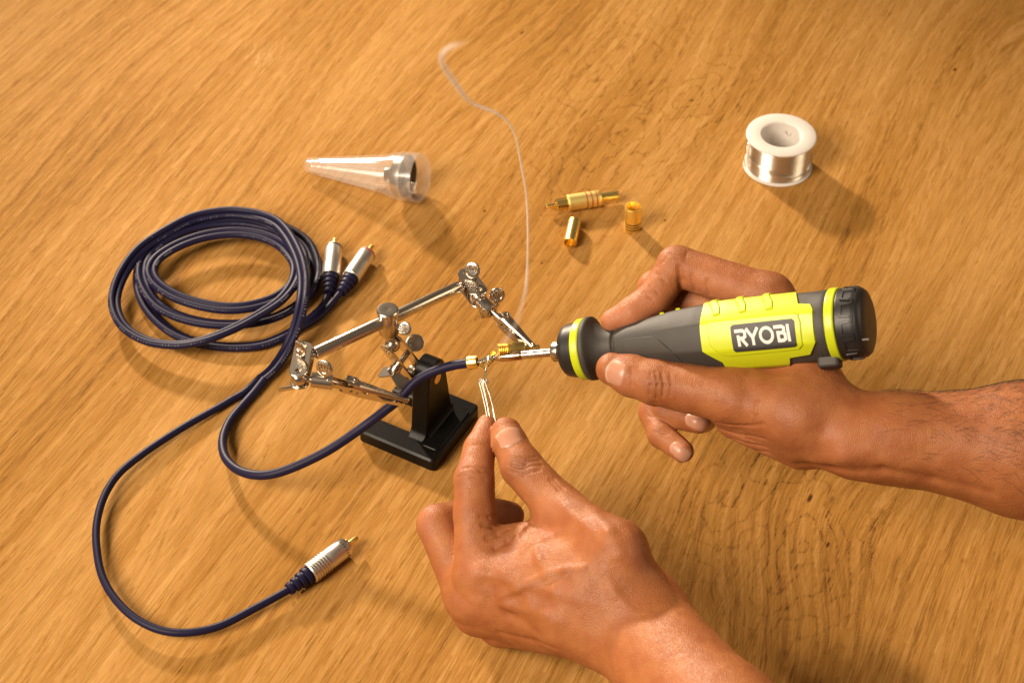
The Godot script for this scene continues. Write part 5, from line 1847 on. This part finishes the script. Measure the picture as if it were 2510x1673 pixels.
func materials() -> void:
	M.nickel = mat(Color(0.62, 0.56, 0.48), 0.25, 1.0)
	M.tinned = mat(Color(0.78, 0.74, 0.68), 0.28, 1.0)
	M.solder = mat(Color(0.84, 0.80, 0.72), 0.22, 1.0)
	M.dull_solder = mat(Color(0.50, 0.46, 0.40), 0.32, 1.0)
	M.heated = mat(Color(0.62, 0.42, 0.26), 0.22, 1.0)
	M.dark_metal = mat(Color(0.34, 0.30, 0.25), 0.3, 1.0)
	M.satin = mat(Color(0.74, 0.71, 0.66), 0.38, 1.0)
	M.brass = mat(Color(0.72, 0.52, 0.32), 0.28, 1.0)
	M.gold = mat(Color(1.0, 0.74, 0.24), 0.32, 1.0)
	M.gold_satin = mat(Color(1.0, 0.80, 0.28), 0.50, 1.0)
	M.gold_dark = mat(Color(1.0, 0.74, 0.20), 0.42, 1.0)
	M.cast_black = mat(Color(0.006, 0.0055, 0.005), 0.34, 0.0, 0.3)
	relief(M.cast_black, noise_image(3, 0.05, 3, 256, 256), 0.012, 0.006)
	M.black_plastic = mat(Color(0.014, 0.013, 0.013), 0.42)
	relief(M.black_plastic, noise_image(4, 0.12, 2, 256, 256), 0.012, 0.003)
	M.rubber = mat(Color(0.044, 0.039, 0.034), 0.58)
	relief(M.rubber, noise_image(5, 0.25, 2, 256, 256), 0.016, 0.008)
	M.lime = mat(Color(0.52, 0.60, 0.010), 0.36)
	relief(M.lime, noise_image(6, 0.2, 2, 256, 256), 0.016, 0.003)
	M.plate = mat(Color(0.030, 0.027, 0.025), 0.5)
	M.plate_print = mat(Color(0.72, 0.70, 0.66), 0.5)
	M.grey_print = mat(Color(0.22, 0.21, 0.20), 0.5)
	M.navy = mat(Color(0.011, 0.0095, 0.034), 0.48, 0.0, 0.30)
	M.print_pale = mat(Color(0.15, 0.14, 0.18), 0.6)
	M.print_black = mat(Color(0.02, 0.016, 0.012), 0.55)
	M.red_paint = mat(Color(0.42, 0.025, 0.015), 0.4)
	M.white_plastic = mat(Color(0.66, 0.62, 0.57), 0.45)
	M.hair = mat(Color(0.012, 0.008, 0.006), 0.5)
	M.clear = mat(Color(0.9, 0.86, 0.82), 0.16)
	M.clear.albedo_color.a = 0.09
	M.clear.transparency = BaseMaterial3D.TRANSPARENCY_ALPHA
	M.smoke = mat(Color.WHITE, 1.0, 0.0, 0.0)
	M.smoke.transparency = BaseMaterial3D.TRANSPARENCY_ALPHA
	M.smoke.vertex_color_use_as_albedo = true
	M.skin = mat(Color.WHITE, 0.48, 0.0, 0.40)
	M.skin.vertex_color_use_as_albedo = true
	M.skin.subsurf_scatter_enabled = true
	M.skin.subsurf_scatter_strength = 0.025
	var pores := noise_image(14, 0.09, 1, 512, 512, true)
	relief(M.skin, pores, 0.040, 0.029)
	M.nail = mat(Color.WHITE, 0.30, 0.0, 0.45)
	M.nail.vertex_color_use_as_albedo = true


func build_table() -> void:
	var maps := wood()
	var m := mat(Color.WHITE, 0.6, 0.0, 0.10)
	m.albedo_color = Color.WHITE
	m.albedo_texture = ImageTexture.create_from_image(maps[0])
	m.heightmap_enabled = true
	m.heightmap_texture = ImageTexture.create_from_image(maps[1])
	m.heightmap_scale = 0.014
	m.detail_enabled = true
	m.detail_blend_mode = BaseMaterial3D.BLEND_MODE_MUL
	m.detail_uv_layer = BaseMaterial3D.DETAIL_UV_2
	m.detail_albedo = ImageTexture.create_from_image(fine_grain())
	m.uv2_scale = Vector3(4.31, 2.17, 1.0)
	var s := Shape.new()
	org = Vector3.ZERO
	s.slab(round_rect(1500, 980, 6, 4), Transform3D(Basis(Vector3.RIGHT, Vector3.FORWARD, Vector3.UP), Vector3(0, -28, -70)), 28.0, 2.0)
	for i in s.v.size():
		s.uv[i] = wood_at(s.v[i].x, s.v[i].z) / 2048.0
	var t := MeshInstance3D.new()
	t.name = "tabletop"
	t.mesh = s.build(Vector3.ZERO)
	t.material_override = m
	add_child(t, true)
	t.set_meta("kind", "structure")
	t.set_meta("label", "oak veneer tabletop under everything")
